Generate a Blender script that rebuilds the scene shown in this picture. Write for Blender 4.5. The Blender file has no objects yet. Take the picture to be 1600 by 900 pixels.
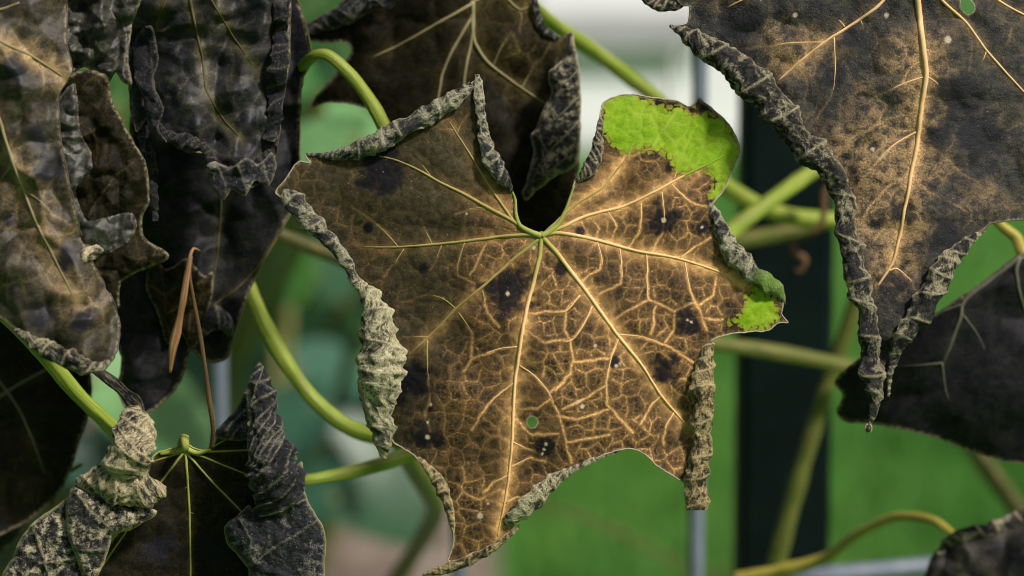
import bpy, math, random
import numpy as np
from mathutils import Vector, Matrix
from mathutils.geometry import delaunay_2d_cdt

scene = bpy.context.scene
COL = scene.collection

# ------------------------------------------------------------------ camera
LENS, SENSOR = 90.0, 36.0
FPX = 1600 * LENS / SENSOR                     # focal length in photo pixels
FOCUS = 0.60
CAM_H, PITCH = 0.90, math.radians(7.0)
cam_d = bpy.data.cameras.new('camera')
cam = bpy.data.objects.new('camera', cam_d); COL.objects.link(cam)
cam.location = (0, 0, CAM_H)
cam.rotation_euler = (math.pi / 2 - PITCH, 0, 0)
cam_d.lens = LENS; cam_d.sensor_width = SENSOR
cam_d.clip_start = 0.02; cam_d.clip_end = 400
cam_d.dof.use_dof = True
cam_d.dof.focus_distance = FOCUS + 0.002
cam_d.dof.aperture_fstop = 9.0
cam_d.dof.aperture_blades = 9
scene.camera = cam
CPOS = np.array([0, 0, CAM_H])
RIGHT = np.array([1.0, 0, 0])
FWD = np.array([0, math.cos(PITCH), -math.sin(PITCH)])
UP = np.array([0, math.sin(PITCH), math.cos(PITCH)])

# ------------------------------------------------------------------ light
SUN_EL, SUN_AZ = math.radians(47), math.radians(50)   # azimuth: 0 = behind the camera, + = to its right
world = bpy.data.worlds.new('World'); scene.world = world
world.use_nodes = True
wn = world.node_tree
bg = wn.nodes['Background']
sky = wn.nodes.new('ShaderNodeTexSky')
sky.sky_type = 'NISHITA'; sky.sun_disc = False
sky.sun_elevation = SUN_EL
sky.sun_rotation = math.pi - SUN_AZ
sky.air_density = 1.0; sky.dust_density = 4.0; sky.ozone_density = 1.0
wn.links.new(sky.outputs[0], bg.inputs[0])
bg.inputs[1].default_value = 0.05
sun_l = bpy.data.lights.new('sun', 'SUN')
sun_l.energy = 4.6; sun_l.angle = math.radians(7); sun_l.color = (1.0, 0.95, 0.87)
sun = bpy.data.objects.new('sun', sun_l); COL.objects.link(sun)
sd = Vector((math.cos(SUN_EL) * math.sin(SUN_AZ), -math.cos(SUN_EL) * math.cos(SUN_AZ), math.sin(SUN_EL)))
sun.rotation_euler = sd.to_track_quat('Z', 'Y').to_euler()
sun.location = (1, -2, 4)
scene.view_settings.view_transform = 'Standard'
scene.view_settings.look = 'None'
scene.view_settings.exposure = 0.32
scene.view_settings.gamma = 1.0
scene.view_settings.use_curve_mapping = False
scene.render.engine = 'CYCLES'
scene.cycles.use_denoising = True
scene.cycles.filter_width = 1.05
scene.cycles.max_bounces = 8
scene.cycles.transparent_max_bounces = 8
scene.cycles.sample_clamp_indirect = 6

# ------------------------------------------------------------------ helpers
PXM = FOCUS / FPX                               # metres per photo pixel in the focus plane

def P(x, y, d):
    """point at photo position x,y and distance d (metres along the view axis)"""
    x = np.asarray(x, float); y = np.asarray(y, float); d = np.asarray(d, float)
    return (CPOS + d[..., None] * FWD + ((x - 800) / FPX * d)[..., None] * RIGHT
            + ((450 - y) / FPX * d)[..., None] * UP)

def _h(ix, iy, seed):
    n = (ix.astype(np.int64) * 374761393 + iy.astype(np.int64) * 668265263 + seed * 974634777) & 0xffffffff
    n = ((n ^ (n >> 13)) * 1274126177) & 0xffffffff
    n = (n ^ (n >> 16)) & 0xffffffff
    n = (n * 2246822519) & 0xffffffff
    n = (n ^ (n >> 15)) & 0xffffffff
    return n / 4294967295.0

def vn(x, y, seed=0):
    x = np.asarray(x, float); y = np.asarray(y, float)
    ix = np.floor(x); iy = np.floor(y)
    fx = x - ix; fy = y - iy
    fx = fx * fx * fx * (fx * (fx * 6 - 15) + 10); fy = fy * fy * fy * (fy * (fy * 6 - 15) + 10)
    a = _h(ix, iy, seed); b = _h(ix + 1, iy, seed); c = _h(ix, iy + 1, seed); d = _h(ix + 1, iy + 1, seed)
    return (a + (b - a) * fx) * (1 - fy) + (c + (d - c) * fx) * fy

def fbm(x, y, seed=0, octs=4):
    x = np.asarray(x, float); y = np.asarray(y, float)
    s = 0; a = 0.5; t = 0
    for i in range(octs):
        s = s + a * (vn(x, y, seed + i * 17) - 0.5); t += a; a *= 0.5
        x = x * 2.03 + 11.3; y = y * 2.03 + 5.7
    return s / t * 2                            # about -1 .. 1

def voro(x, y, scale, seed, warp=0.35):
    """distance to the nearest cell border and a random number per cell, lengths in the units of x,y"""
    wx = x + fbm(x / scale * 0.7, y / scale * 0.7, seed + 5, 3) * scale * warp
    wy = y + fbm(x / scale * 0.7, y / scale * 0.7, seed + 9, 3) * scale * warp
    u = wx / scale; v = wy / scale
    iu = np.floor(u); iv = np.floor(v)
    best = np.full(u.shape, 1e9); bx = np.zeros(u.shape); by = np.zeros(u.shape); br = np.zeros(u.shape)
    pts = []
    for di in (-2, -1, 0, 1, 2):
        for dj in (-2, -1, 0, 1, 2):
            a = iu + di; b = iv + dj
            px = a + 0.1 + 0.8 * _h(a, b, seed) - u; py = b + 0.1 + 0.8 * _h(a, b, seed + 1) - v
            d = px * px + py * py
            m = d < best
            best = np.where(m, d, best); bx = np.where(m, px, bx); by = np.where(m, py, by)
            br = np.where(m, _h(a, b, seed + 2), br)
            pts.append((px, py))
    e = np.full(u.shape, 1e9)
    for px, py in pts:
        dx = px - bx; dy = py - by
        L = np.sqrt(dx * dx + dy * dy)
        ok = L > 1e-4
        dd = np.where(ok, (0.5 * (px + bx) * dx + 0.5 * (py + by) * dy) / np.maximum(L, 1e-6), 1e9)
        e = np.minimum(e, dd)
    return e * scale, br

def sstep(a, b, x):
    t = np.clip((x - a) / (b - a), 0, 1)
    return t * t * (3 - 2 * t)

def catmull(pts, step, closed=False):
    """resample a polyline (any number of columns, first two are x,y) along a Catmull-Rom curve"""
    p = np.array(pts, float); n = len(p); out = []
    rng = range(n if closed else n - 1)
    for i in rng:
        if closed:
            a, b, c, d = p[(i - 1) % n], p[i], p[(i + 1) % n], p[(i + 2) % n]
        else:
            b, c = p[i], p[i + 1]
            a = p[i - 1] if i > 0 else 2 * b - c
            d = p[i + 2] if i + 2 < n else 2 * c - b
        k = max(1, int(round(np.linalg.norm((c - b)[:2]) / step)))
        t = (np.arange(k) / k)[:, None]
        m1 = (c - a) * 0.42; m2 = (d - b) * 0.42
        h = (2 * t**3 - 3 * t**2 + 1) * b + (t**3 - 2 * t**2 + t) * m1 + (-2 * t**3 + 3 * t**2) * c + (t**3 - t**2) * m2
        out.append(h)
    if not closed: out.append(p[-1:])
    return np.concatenate(out)

def segdist(x, y, poly, closed=False):
    """distance from points to a polyline and the place along it (0..1)"""
    p = np.asarray(poly, float)[:, :2]
    if closed: p = np.vstack([p, p[:1]])
    best = np.full(np.shape(x), 1e9); tb = np.zeros(np.shape(x))
    ls = np.linalg.norm(np.diff(p, axis=0), axis=1); cum = np.concatenate([[0], np.cumsum(ls)])
    for i in range(len(p) - 1):
        a = p[i]; d = p[i + 1] - a; L2 = max(d @ d, 1e-9)
        t = np.clip(((x - a[0]) * d[0] + (y - a[1]) * d[1]) / L2, 0, 1)
        dd = np.hypot(x - a[0] - t * d[0], y - a[1] - t * d[1])
        m = dd < best
        best = np.where(m, dd, best); tb = np.where(m, cum[i] + t * ls[i], tb)
    return best, tb / max(cum[-1], 1e-9)

def inside(x, y, poly):
    p = np.asarray(poly, float); n = len(p); r = np.zeros(np.shape(x), bool)
    for i in range(n):
        x1, y1 = p[i][:2]; x2, y2 = p[(i + 1) % n][:2]
        if y1 == y2: continue
        c = ((y1 > y) != (y2 > y)) & (x < (x2 - x1) * (y - y1) / (y2 - y1) + x1)
        r ^= c
    return r

def link(name, me, mat, parent=None, origin=None, smooth=True):
    o = bpy.data.objects.new(name, me); COL.objects.link(o)
    if mat: me.materials.append(mat)
    if smooth:
        me.polygons.foreach_set('use_smooth', np.ones(len(me.polygons), bool))
    if parent: o.parent = parent
    if origin is not None: o.location = origin
    return o

def mesh_from(V, F, attrs=None, uv=None):
    me = bpy.data.meshes.new('m')
    F = [tuple(int(i) for i in f) for f in F]
    me.from_pydata([tuple(v) for v in V], [], F)
    if attrs:
        for k, a in attrs.items():
            at = me.attributes.new(k, 'FLOAT', 'POINT')
            at.data.foreach_set('value', np.asarray(a, np.float32))
    if uv is not None:
        at = me.attributes.new('lc', 'FLOAT_VECTOR', 'POINT')
        v3 = np.zeros((len(V), 3), np.float32); v3[:, :uv.shape[1]] = uv
        at.data.foreach_set('vector', v3.ravel())
    me.update()
    return me

def tag(o, label, cat, group=None, kind=None):
    if label: o['label'] = label
    if cat: o['category'] = cat
    if group: o['group'] = group
    if kind: o['kind'] = kind
    return o

def empty(name, loc, label, cat, group=None):
    o = bpy.data.objects.new(name, None); COL.objects.link(o)
    o.location = loc; o.empty_display_size = 0.01
    return tag(o, label, cat, group)

def tube_mesh(C, R, sides=10, attrs_t=True, ridges=0, seed=0, flat=1.0):
    """swept tube through 3-D points C with radii R, ends closed"""
    C = np.asarray(C, float); n = len(C); R = np.asarray(R, float)
    T = np.gradient(C, axis=0); T /= np.maximum(np.linalg.norm(T, axis=1), 1e-12)[:, None]
    nrm = np.cross(T[0], FWD); 
    if np.linalg.norm(nrm) < 1e-3: nrm = np.cross(T[0], UP)
    nrm /= np.linalg.norm(nrm)
    V = []; tt = []; uv = []
    L = np.concatenate([[0], np.cumsum(np.linalg.norm(np.diff(C, axis=0), axis=1))])
    for i in range(n):
        nrm = nrm - T[i] * (nrm @ T[i]); nrm /= np.linalg.norm(nrm)
        b = np.cross(T[i], nrm)
        for k in range(sides):
            a = 2 * math.pi * k / sides
            r = R[i] * (1 + (0.12 * math.cos(a * ridges) if ridges else 0))
            V.append(C[i] + r * (math.cos(a) * nrm + flat * math.sin(a) * b))
            tt.append(i / (n - 1)); uv.append((L[i] * 100, math.cos(a), math.sin(a)))
    F = []
    for i in range(n - 1):
        for k in range(sides):
            k2 = (k + 1) % sides
            F.append((i * sides + k, i * sides + k2, (i + 1) * sides + k2, (i + 1) * sides + k))
    F.append(tuple(range(sides))[::-1]); F.append(tuple(range((n - 1) * sides, n * sides)))
    return np.array(V), F, np.array(tt), np.array(uv)

# ------------------------------------------------------------------ materials
class NT:
    def __init__(self, name):
        self.m = bpy.data.materials.new(name); self.m.use_nodes = True
        self.t = self.m.node_tree; self.t.nodes.clear()
    def n(self, typ, **kw):
        nd = self.t.nodes.new(typ)
        for k, v in kw.items(): setattr(nd, k, v)
        return nd
    def set(self, sock, v):
        if hasattr(v, 'is_linked') or isinstance(v, bpy.types.NodeSocket): self.t.links.new(v, sock)
        else: sock.default_value = v
    def attr(self, name, vec=False):
        a = self.n('ShaderNodeAttribute'); a.attribute_name = name
        return a.outputs['Vector' if vec else 'Fac']
    def math(self, op, a, b=0.0, clamp=False):
        nd = self.n('ShaderNodeMath', operation=op); nd.use_clamp = clamp
        self.set(nd.inputs[0], a); self.set(nd.inputs[1], b); return nd.outputs[0]
    def mix(self, f, a, b, mode='MIX'):
        nd = self.n('ShaderNodeMix', data_type='RGBA', blend_type=mode)
        self.set(nd.inputs[0], f)
        for s, v in ((nd.inputs[6], a), (nd.inputs[7], b)):
            if isinstance(v, tuple): v = (*v[:3], 1.0)
            self.set(s, v)
        return nd.outputs[2]
    def noise(self, vec, scale, detail=4, rough=0.55, dist=0.0):
        nd = self.n('ShaderNodeTexNoise'); self.set(nd.inputs['Vector'], vec)
        nd.inputs['Scale'].default_value = scale; nd.inputs['Detail'].default_value = detail
        nd.inputs['Roughness'].default_value = rough; nd.inputs['Distortion'].default_value = dist
        return nd.outputs[0]
    def ramp(self, f, a, b, lo=0.0, hi=1.0):
        nd = self.n('ShaderNodeMapRange'); nd.interpolation_type = 'SMOOTHSTEP'
        self.set(nd.inputs[0], f)
        nd.inputs[1].default_value = a; nd.inputs[2].default_value = b
        nd.inputs[3].default_value = lo; nd.inputs[4].default_value = hi
        return nd.outputs[0]
    def scale(self, vec, s):
        nd = self.n('ShaderNodeVectorMath', operation='MULTIPLY'); self.set(nd.inputs[0], vec); nd.inputs[1].default_value = s
        return nd.outputs[0]
    def mul(self, col, fac):
        nd = self.n('ShaderNodeVectorMath', operation='SCALE'); self.set(nd.inputs[0], col); self.set(nd.inputs['Scale'], fac)
        return nd.outputs[0]
    def finish(self, col, rough=0.6, spec=0.3, trans=0.0, tcol=None, bump=None, bstr=0.3, bdist=0.0005, sheen=0.0):
        p = self.n('ShaderNodeBsdfPrincipled'); self.set(p.inputs['Base Color'], col if not isinstance(col, tuple) else (*col[:3], 1))
        self.set(p.inputs['Roughness'], rough); self.set(p.inputs['Specular IOR Level'], spec)
        if sheen:
            p.inputs['Sheen Weight'].default_value = sheen; p.inputs['Sheen Roughness'].default_value = 0.4
        if bump is not None:
            b = self.n('ShaderNodeBump'); b.inputs['Strength'].default_value = bstr; b.inputs['Distance'].default_value = bdist
            self.set(b.inputs['Height'], bump); self.t.links.new(b.outputs[0], p.inputs['Normal'])
        out = self.n('ShaderNodeOutputMaterial'); sh = p.outputs[0]
        if trans:
            tr = self.n('ShaderNodeBsdfTranslucent')
            c2 = tcol if tcol is not None else col
            self.set(tr.inputs[0], c2 if not isinstance(c2, tuple) else (*c2[:3], 1))
            mx = self.n('ShaderNodeMixShader'); mx.inputs[0].default_value = trans
            self.t.links.new(sh, mx.inputs[1]); self.t.links.new(tr.outputs[0], mx.inputs[2]); sh = mx.outputs[0]
        self.t.links.new(sh, out.inputs[0])
        return self.m

def mat_blade(name, dark1, dark2, mid, amber, green=(0.20, 0.36, 0.006), spot=(0.008, 0.008, 0.012), rim=(0.33, 0.27, 0.18),
              trans=0.18, rough=0.6, spec=0.08, speck=1.0, midamt=0.30, grain=1.0, bstr=0.4, stain=0.2, lowc=None):
    """a dying leaf seen from its upper side: dark tissue, lighter stained halo along the veins, living green where masked"""
    N = NT(name); lc = N.attr('lc', True)
    big = N.noise(lc, 1.6, 5, 0.6); mottle = N.noise(lc, 7.0, 5, 0.65); fine = N.noise(lc, 30.0, 4, 0.7); grn = N.noise(lc, 75.0, 2, 0.5)
    col = N.mix(N.ramp(mottle, 0.38, 0.64), dark1, dark2)
    net = N.attr('net'); halo = N.attr('halo'); tone = N.attr('tone')
    m = N.math('MULTIPLY', N.ramp(N.math('ADD', N.math('MULTIPLY', mottle, 0.6), N.math('MULTIPLY', big, 0.4)), 0.44, 0.64), midamt)
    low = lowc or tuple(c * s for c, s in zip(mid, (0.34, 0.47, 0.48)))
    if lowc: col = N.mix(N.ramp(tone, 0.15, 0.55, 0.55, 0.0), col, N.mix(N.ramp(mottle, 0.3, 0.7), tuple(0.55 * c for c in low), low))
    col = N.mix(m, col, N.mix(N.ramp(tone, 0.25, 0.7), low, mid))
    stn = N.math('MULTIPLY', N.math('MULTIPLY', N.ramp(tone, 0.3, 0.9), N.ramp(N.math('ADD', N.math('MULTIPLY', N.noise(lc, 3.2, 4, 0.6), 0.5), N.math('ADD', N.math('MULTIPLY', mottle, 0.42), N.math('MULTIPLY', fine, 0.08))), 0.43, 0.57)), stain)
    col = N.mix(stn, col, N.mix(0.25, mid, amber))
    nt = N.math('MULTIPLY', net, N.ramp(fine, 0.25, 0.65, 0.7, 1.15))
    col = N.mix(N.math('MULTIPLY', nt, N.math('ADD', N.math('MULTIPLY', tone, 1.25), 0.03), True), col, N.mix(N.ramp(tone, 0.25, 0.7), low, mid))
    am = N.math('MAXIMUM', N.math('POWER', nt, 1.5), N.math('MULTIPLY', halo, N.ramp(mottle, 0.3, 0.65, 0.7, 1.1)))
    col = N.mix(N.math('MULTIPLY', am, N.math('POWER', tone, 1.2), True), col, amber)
    col = N.mix(N.math('MULTIPLY', N.attr('spot'), N.ramp(fine, 0.3, 0.6, 0.85, 1.0)), col, spot)
    gv = N.mix(N.ramp(mottle, 0.35, 0.65), green, tuple(c * s for c, s in zip(green, (0.66, 0.74, 0.9))))
    gv = N.mix(N.ramp(N.noise(lc, 2.2, 3), 0.4, 0.62, 0, 0.75), gv, (0.25, 0.36, 0.02))
    gv = N.mix(N.math('MULTIPLY', net, 0.8), gv, (0.34, 0.45, 0.06))
    gv = N.mix(N.ramp(N.noise(lc, 12.0, 5, 0.7), 0.60, 0.68, 0, 0.55), gv, (0.06, 0.09, 0.01))
    gf = N.attr('green'); gv = N.mix(N.ramp(gf, 0.55, 0.97, 1, 0), gv, (0.20, 0.20, 0.02))
    col = N.mix(N.ramp(N.attr('green'), 0.15, 0.5), col, gv)
    gr = N.math('MULTIPLY', N.ramp(fine, 0.3, 0.7, 1 - 0.48 * grain, 1 + 0.55 * grain), N.ramp(grn, 0.3, 0.7, 1 - 0.28 * grain, 1 + 0.35 * grain))
    gr = N.math('ADD', N.math('MULTIPLY', N.math('SUBTRACT', gr, 1.0), N.math('SUBTRACT', 1.0, N.math('MULTIPLY', N.attr('green'), 0.8))), 1.0)
    col = N.mul(col, gr)
    vo = N.n('ShaderNodeTexVoronoi'); N.set(vo.inputs['Vector'], lc); vo.inputs['Scale'].default_value = 9.0
    rnd = N.n('ShaderNodeSeparateColor'); N.set(rnd.inputs[0], vo.outputs['Color'])
    sp = N.math('MULTIPLY', N.ramp(vo.outputs['Distance'], 0.06, 0.10, 1, 0), N.ramp(rnd.outputs[0], 0.80, 0.86, 0, 1))
    vo2 = N.n('ShaderNodeTexVoronoi'); N.set(vo2.inputs['Vector'], lc); vo2.inputs['Scale'].default_value = 26.0
    rnd2 = N.n('ShaderNodeSeparateColor'); N.set(rnd2.inputs[0], vo2.outputs['Color'])
    sp2 = N.math('MULTIPLY', N.ramp(vo2.outputs['Distance'], 0.14, 0.22, 1, 0), N.ramp(rnd2.outputs[1], 0.82, 0.88, 0, 1))
    sp = N.math('MULTIPLY', N.math('MAXIMUM', sp, N.math('MULTIPLY', sp2, 0.55)), 0.6 * speck)
    col = N.mix(sp, col, (0.40, 0.36, 0.29))
    col = N.mix(N.attr('pale'), col, (0.50, 0.40, 0.29))
    col = N.mix(N.math('MULTIPLY', N.attr('edge'), N.ramp(N.noise(lc, 14.0, 3), 0.4, 0.6, 0.1, 0.8)), col, rim)
    h = N.math('ADD', N.math('MULTIPLY', fine, 0.7), N.math('ADD', N.math('MULTIPLY', grn, 0.4), N.math('MULTIPLY', mottle, 1.2)))
    tc = N.mix(0.5, col, N.mix(1.0, col, (1.5, 1.25, 0.7), 'MULTIPLY'))
    return N.finish(col, rough, spec, trans, tc, h, bstr, 0.0006)

def mat_under(name, pale, dark, veinc, amt=0.5, greenish=0.0, rough=0.58, spec=0.13, trans=0.08):
    """underside of a dry rolled margin: pale scurf broken by dark blotches, paler veins"""
    N = NT(name); lc = N.attr('lc', True)
    a = N.noise(lc, 2.6, 4, 0.6); b = N.noise(lc, 8.0, 6, 0.75); c = N.noise(lc, 34.0, 3, 0.65); d = N.noise(lc, 75.0, 2, 0.5)
    f = N.math('ADD', N.math('MULTIPLY', a, 0.5), N.math('MULTIPLY', b, 0.5))
    f = N.ramp(f, amt - 0.05, amt + 0.05)
    midc = tuple((p * q)**0.5 for p, q in zip(pale, dark))
    col = N.mix(N.ramp(b, 0.40, 0.60), pale, tuple(0.55 * c for c in pale))
    col = N.mix(f, col, N.mix(N.ramp(b, 0.42, 0.60), midc, dark))
    col = N.mix(N.ramp(N.noise(lc, 20.0, 3, 0.7), 0.57, 0.64, 0, 0.85), col, dark)
    col = N.mix(N.math('MULTIPLY', N.attr('net'), N.ramp(a, 0.4, 0.6, 0.1, 0.6)), col, midc)
    col = N.mix(N.math('MULTIPLY', N.attr('vein'), N.ramp(b, 0.35, 0.65, 0.3, 0.95)), col, veinc)
    if greenish: col = N.mix(N.math('MULTIPLY', N.attr('green'), greenish), col, (0.16, 0.26, 0.05))
    col = N.mul(col, N.math('MULTIPLY', N.ramp(c, 0.3, 0.7, 0.62, 1.4), N.ramp(d, 0.3, 0.7, 0.75, 1.3)))
    vo2 = N.n('ShaderNodeTexVoronoi'); N.set(vo2.inputs['Vector'], lc); vo2.inputs['Scale'].default_value = 20.0
    rnd2 = N.n('ShaderNodeSeparateColor'); N.set(rnd2.inputs[0], vo2.outputs['Color'])
    sp2 = N.math('MULTIPLY', N.ramp(vo2.outputs['Distance'], 0.12, 0.2, 1, 0), N.ramp(rnd2.outputs[1], 0.82, 0.88, 0, 0.6))
    col = N.mix(sp2, col, (0.5, 0.46, 0.38))
    col = N.mix(N.math('MULTIPLY', N.attr('edge'), N.ramp(N.noise(lc, 14.0, 3), 0.35, 0.6, 0.2, 0.85)), col, tuple(0.8 * c for c in veinc))
    h = N.math('ADD', N.math('MULTIPLY', b, 1.6), N.math('MULTIPLY', c, 0.7))
    return N.finish(col, rough, spec, trans, None, h, 0.9, 0.0008)

def mat_vein(name, near, far, dirt, trans=0.1):
    N = NT(name); lc = N.attr('lc', True); t = N.attr('t')
    col = N.mix(N.ramp(t, 0.02, 0.22), near, far)
    col = N.mix(N.ramp(t, 0.6, 1.0, 0, 0.6), col, dirt)
    col = N.mix(N.ramp(N.noise(lc, 9.0, 4), 0.45, 0.7, 0, 0.5), col, dirt)
    col = N.mix(N.attr('green'), col, (0.20, 0.34, 0.03))
    return N.finish(col, 0.55, 0.15, trans, None, N.noise(lc, 25.0, 3), 0.3, 0.0004)

def mat_stem(name, c1, c2, node=(0.2, 0.15, 0.06), trans=0.0, rough=0.45):
    N = NT(name); lc = N.attr('lc', True)
    st = N.scale(lc, (0.6, 3.0, 3.0))
    col = N.mix(N.ramp(N.noise(st, 1.6, 4), 0.35, 0.65), c1, c2)
    col = N.mix(N.ramp(N.noise(lc, 1.1, 3), 0.52, 0.70, 0, 0.6), col, node)
    col = N.mix(N.ramp(N.noise(N.scale(lc, (2.0, 1.5, 1.5)), 3.0, 4, 0.7), 0.58, 0.68, 0, 0.55), col, node)
    return N.finish(col, rough, 0.22, trans, None, N.noise(st, 3.0, 3), 0.3, 0.001)

def mat_plain(name, c1, c2, scale=4.0, rough=0.5, spec=0.4, bump=0.3, bdist=0.002, metallic=0.0, obj=True):
    N = NT(name); tc = N.n('ShaderNodeTexCoord').outputs['Object']
    n1 = N.noise(tc, scale, 5)
    col = N.mix(N.ramp(n1, 0.35, 0.65), c1, c2)
    return N.finish(col, rough, spec, 0, None, N.noise(tc, scale * 6, 3), bump, bdist)

M = {}
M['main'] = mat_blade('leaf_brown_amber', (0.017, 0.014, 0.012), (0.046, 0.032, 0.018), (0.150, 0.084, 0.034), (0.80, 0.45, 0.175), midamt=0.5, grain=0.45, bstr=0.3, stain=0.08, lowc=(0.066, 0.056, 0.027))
M['right'] = mat_blade('leaf_black_bronze', (0.011, 0.012, 0.016), (0.034, 0.031, 0.030), (0.155, 0.108, 0.062), (0.80, 0.48, 0.22), speck=0.9, midamt=0.6, spec=0.22, rough=0.42, bstr=0.7, stain=1.0, grain=0.75)
M['dark'] = mat_blade('leaf_black_violet', (0.005, 0.0055, 0.008), (0.012, 0.011, 0.013), (0.030, 0.025, 0.022), (0.12, 0.11, 0.075), speck=0.1, midamt=0.4, trans=0.06, spec=0.10, rough=0.5, bstr=0.2)
M['olive'] = mat_blade('leaf_dark_olive', (0.005, 0.0045, 0.003), (0.012, 0.0095, 0.0045), (0.030, 0.023, 0.009), (0.14, 0.105, 0.034), speck=0.1, trans=0.2, bstr=0.25)
M['brown'] = mat_blade('leaf_grey_brown', (0.012, 0.010, 0.007), (0.038, 0.029, 0.017), (0.125, 0.092, 0.052), (0.38, 0.25, 0.11), speck=0.2, midamt=0.65, trans=0.14, spec=0.28, rough=0.48, bstr=0.25, grain=0.5, stain=0.5)
M['blue'] = mat_blade('leaf_blue_black', (0.004, 0.005, 0.008), (0.010, 0.011, 0.015), (0.026, 0.027, 0.030), (0.10, 0.085, 0.035), speck=0.3, trans=0.06, rough=0.42, spec=0.22, midamt=0.28, bstr=0.3, grain=0.7)
M['grey'] = mat_blade('leaf_grey_dry', (0.010, 0.009, 0.008), (0.034, 0.030, 0.026), (0.13, 0.115, 0.09), (0.26, 0.22, 0.14), speck=0.2, midamt=0.6, trans=0.1, spec=0.35, rough=0.45, bstr=0.25, grain=0.5)
M['u_main'] = mat_under('margin_grey_olive', (0.37, 0.345, 0.24), (0.010, 0.010, 0.013), (0.52, 0.47, 0.33), 0.495, greenish=0.8)
M['u_pale'] = mat_under('margin_pale_olive', (0.55, 0.50, 0.31), (0.020, 0.019, 0.015), (0.66, 0.58, 0.38), 0.52)
M['u_tan'] = mat_under('margin_tan', (0.45, 0.35, 0.175), (0.016, 0.013, 0.008), (0.58, 0.46, 0.26), 0.515)
M['u_dark'] = mat_under('margin_black_grey', (0.34, 0.30, 0.20), (0.005, 0.005, 0.007), (0.52, 0.44, 0.28), 0.465)
M['u_black'] = mat_under('lobe_black_scurfy', (0.17, 0.16, 0.14), (0.0045, 0.005, 0.008), (0.28, 0.25, 0.17), 0.44, spec=0.2)
M['u_soot'] = mat_under('margin_soot', (0.065, 0.063, 0.058), (0.0035, 0.004, 0.006), (0.10, 0.09, 0.07), 0.44, spec=0.2)
M['u_scurf'] = mat_under('lobe_cream_black', (0.46, 0.40, 0.27), (0.007, 0.007, 0.009), (0.52, 0.45, 0.28), 0.47)
M['u_cream'] = mat_under('lobe_cream_scurfy', (0.54, 0.45, 0.28), (0.010, 0.010, 0.011), (0.62, 0.52, 0.32), 0.52)
M['v_amber'] = mat_vein('vein_amber', (0.30, 0.31, 0.07), (0.82, 0.54, 0.26), (0.58, 0.34, 0.13))
M['v_olive'] = mat_vein('vein_olive', (0.26, 0.30, 0.06), (0.38, 0.30, 0.10), (0.17, 0.12, 0.04))
M['v_dim'] = mat_vein('vein_dim_olive', (0.09, 0.085, 0.028), (0.085, 0.07, 0.026), (0.03, 0.025, 0.012))
M['v_tan'] = mat_vein('vein_tan', (0.60, 0.42, 0.22), (0.80, 0.52, 0.26), (0.50, 0.29, 0.13))
M['v_green'] = mat_vein('vein_yellow_green', (0.34, 0.38, 0.10), (0.26, 0.28, 0.06), (0.16, 0.15, 0.04))
M['v_grey'] = mat_vein('vein_grey', (0.16, 0.155, 0.115), (0.12, 0.115, 0.085), (0.05, 0.045, 0.035))
M['v_pale'] = mat_vein('vein_pale_straw', (0.36, 0.30, 0.17), (0.27, 0.22, 0.12), (0.11, 0.085, 0.045))
M['rim'] = mat_vein('margin_rim', (0.11, 0.085, 0.055), (0.09, 0.07, 0.045), (0.025, 0.02, 0.015))
M['rim_pale'] = mat_vein('margin_rim_pale', (0.46, 0.38, 0.28), (0.42, 0.34, 0.24), (0.14, 0.10, 0.07))
M['stem'] = mat_stem('stem_green', (0.13, 0.19, 0.018), (0.25, 0.30, 0.045))
M['stem_olive'] = mat_stem('stem_olive', (0.075, 0.09, 0.018), (0.13, 0.14, 0.032))
M['stem_yellow'] = mat_stem('stem_yellow', (0.26, 0.23, 0.03), (0.38, 0.32, 0.06))
M['stem_dark'] = mat_stem('stem_dark', (0.05, 0.055, 0.02), (0.09, 0.085, 0.03))
M['dry'] = mat_stem('dry_tendril', (0.17, 0.075, 0.03), (0.40, 0.22, 0.12), (0.14, 0.07, 0.035), rough=0.6)
M['dry_dark'] = mat_stem('dry_strand', (0.06, 0.032, 0.015), (0.16, 0.085, 0.04), (0.05, 0.03, 0.02), rough=0.7)

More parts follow.
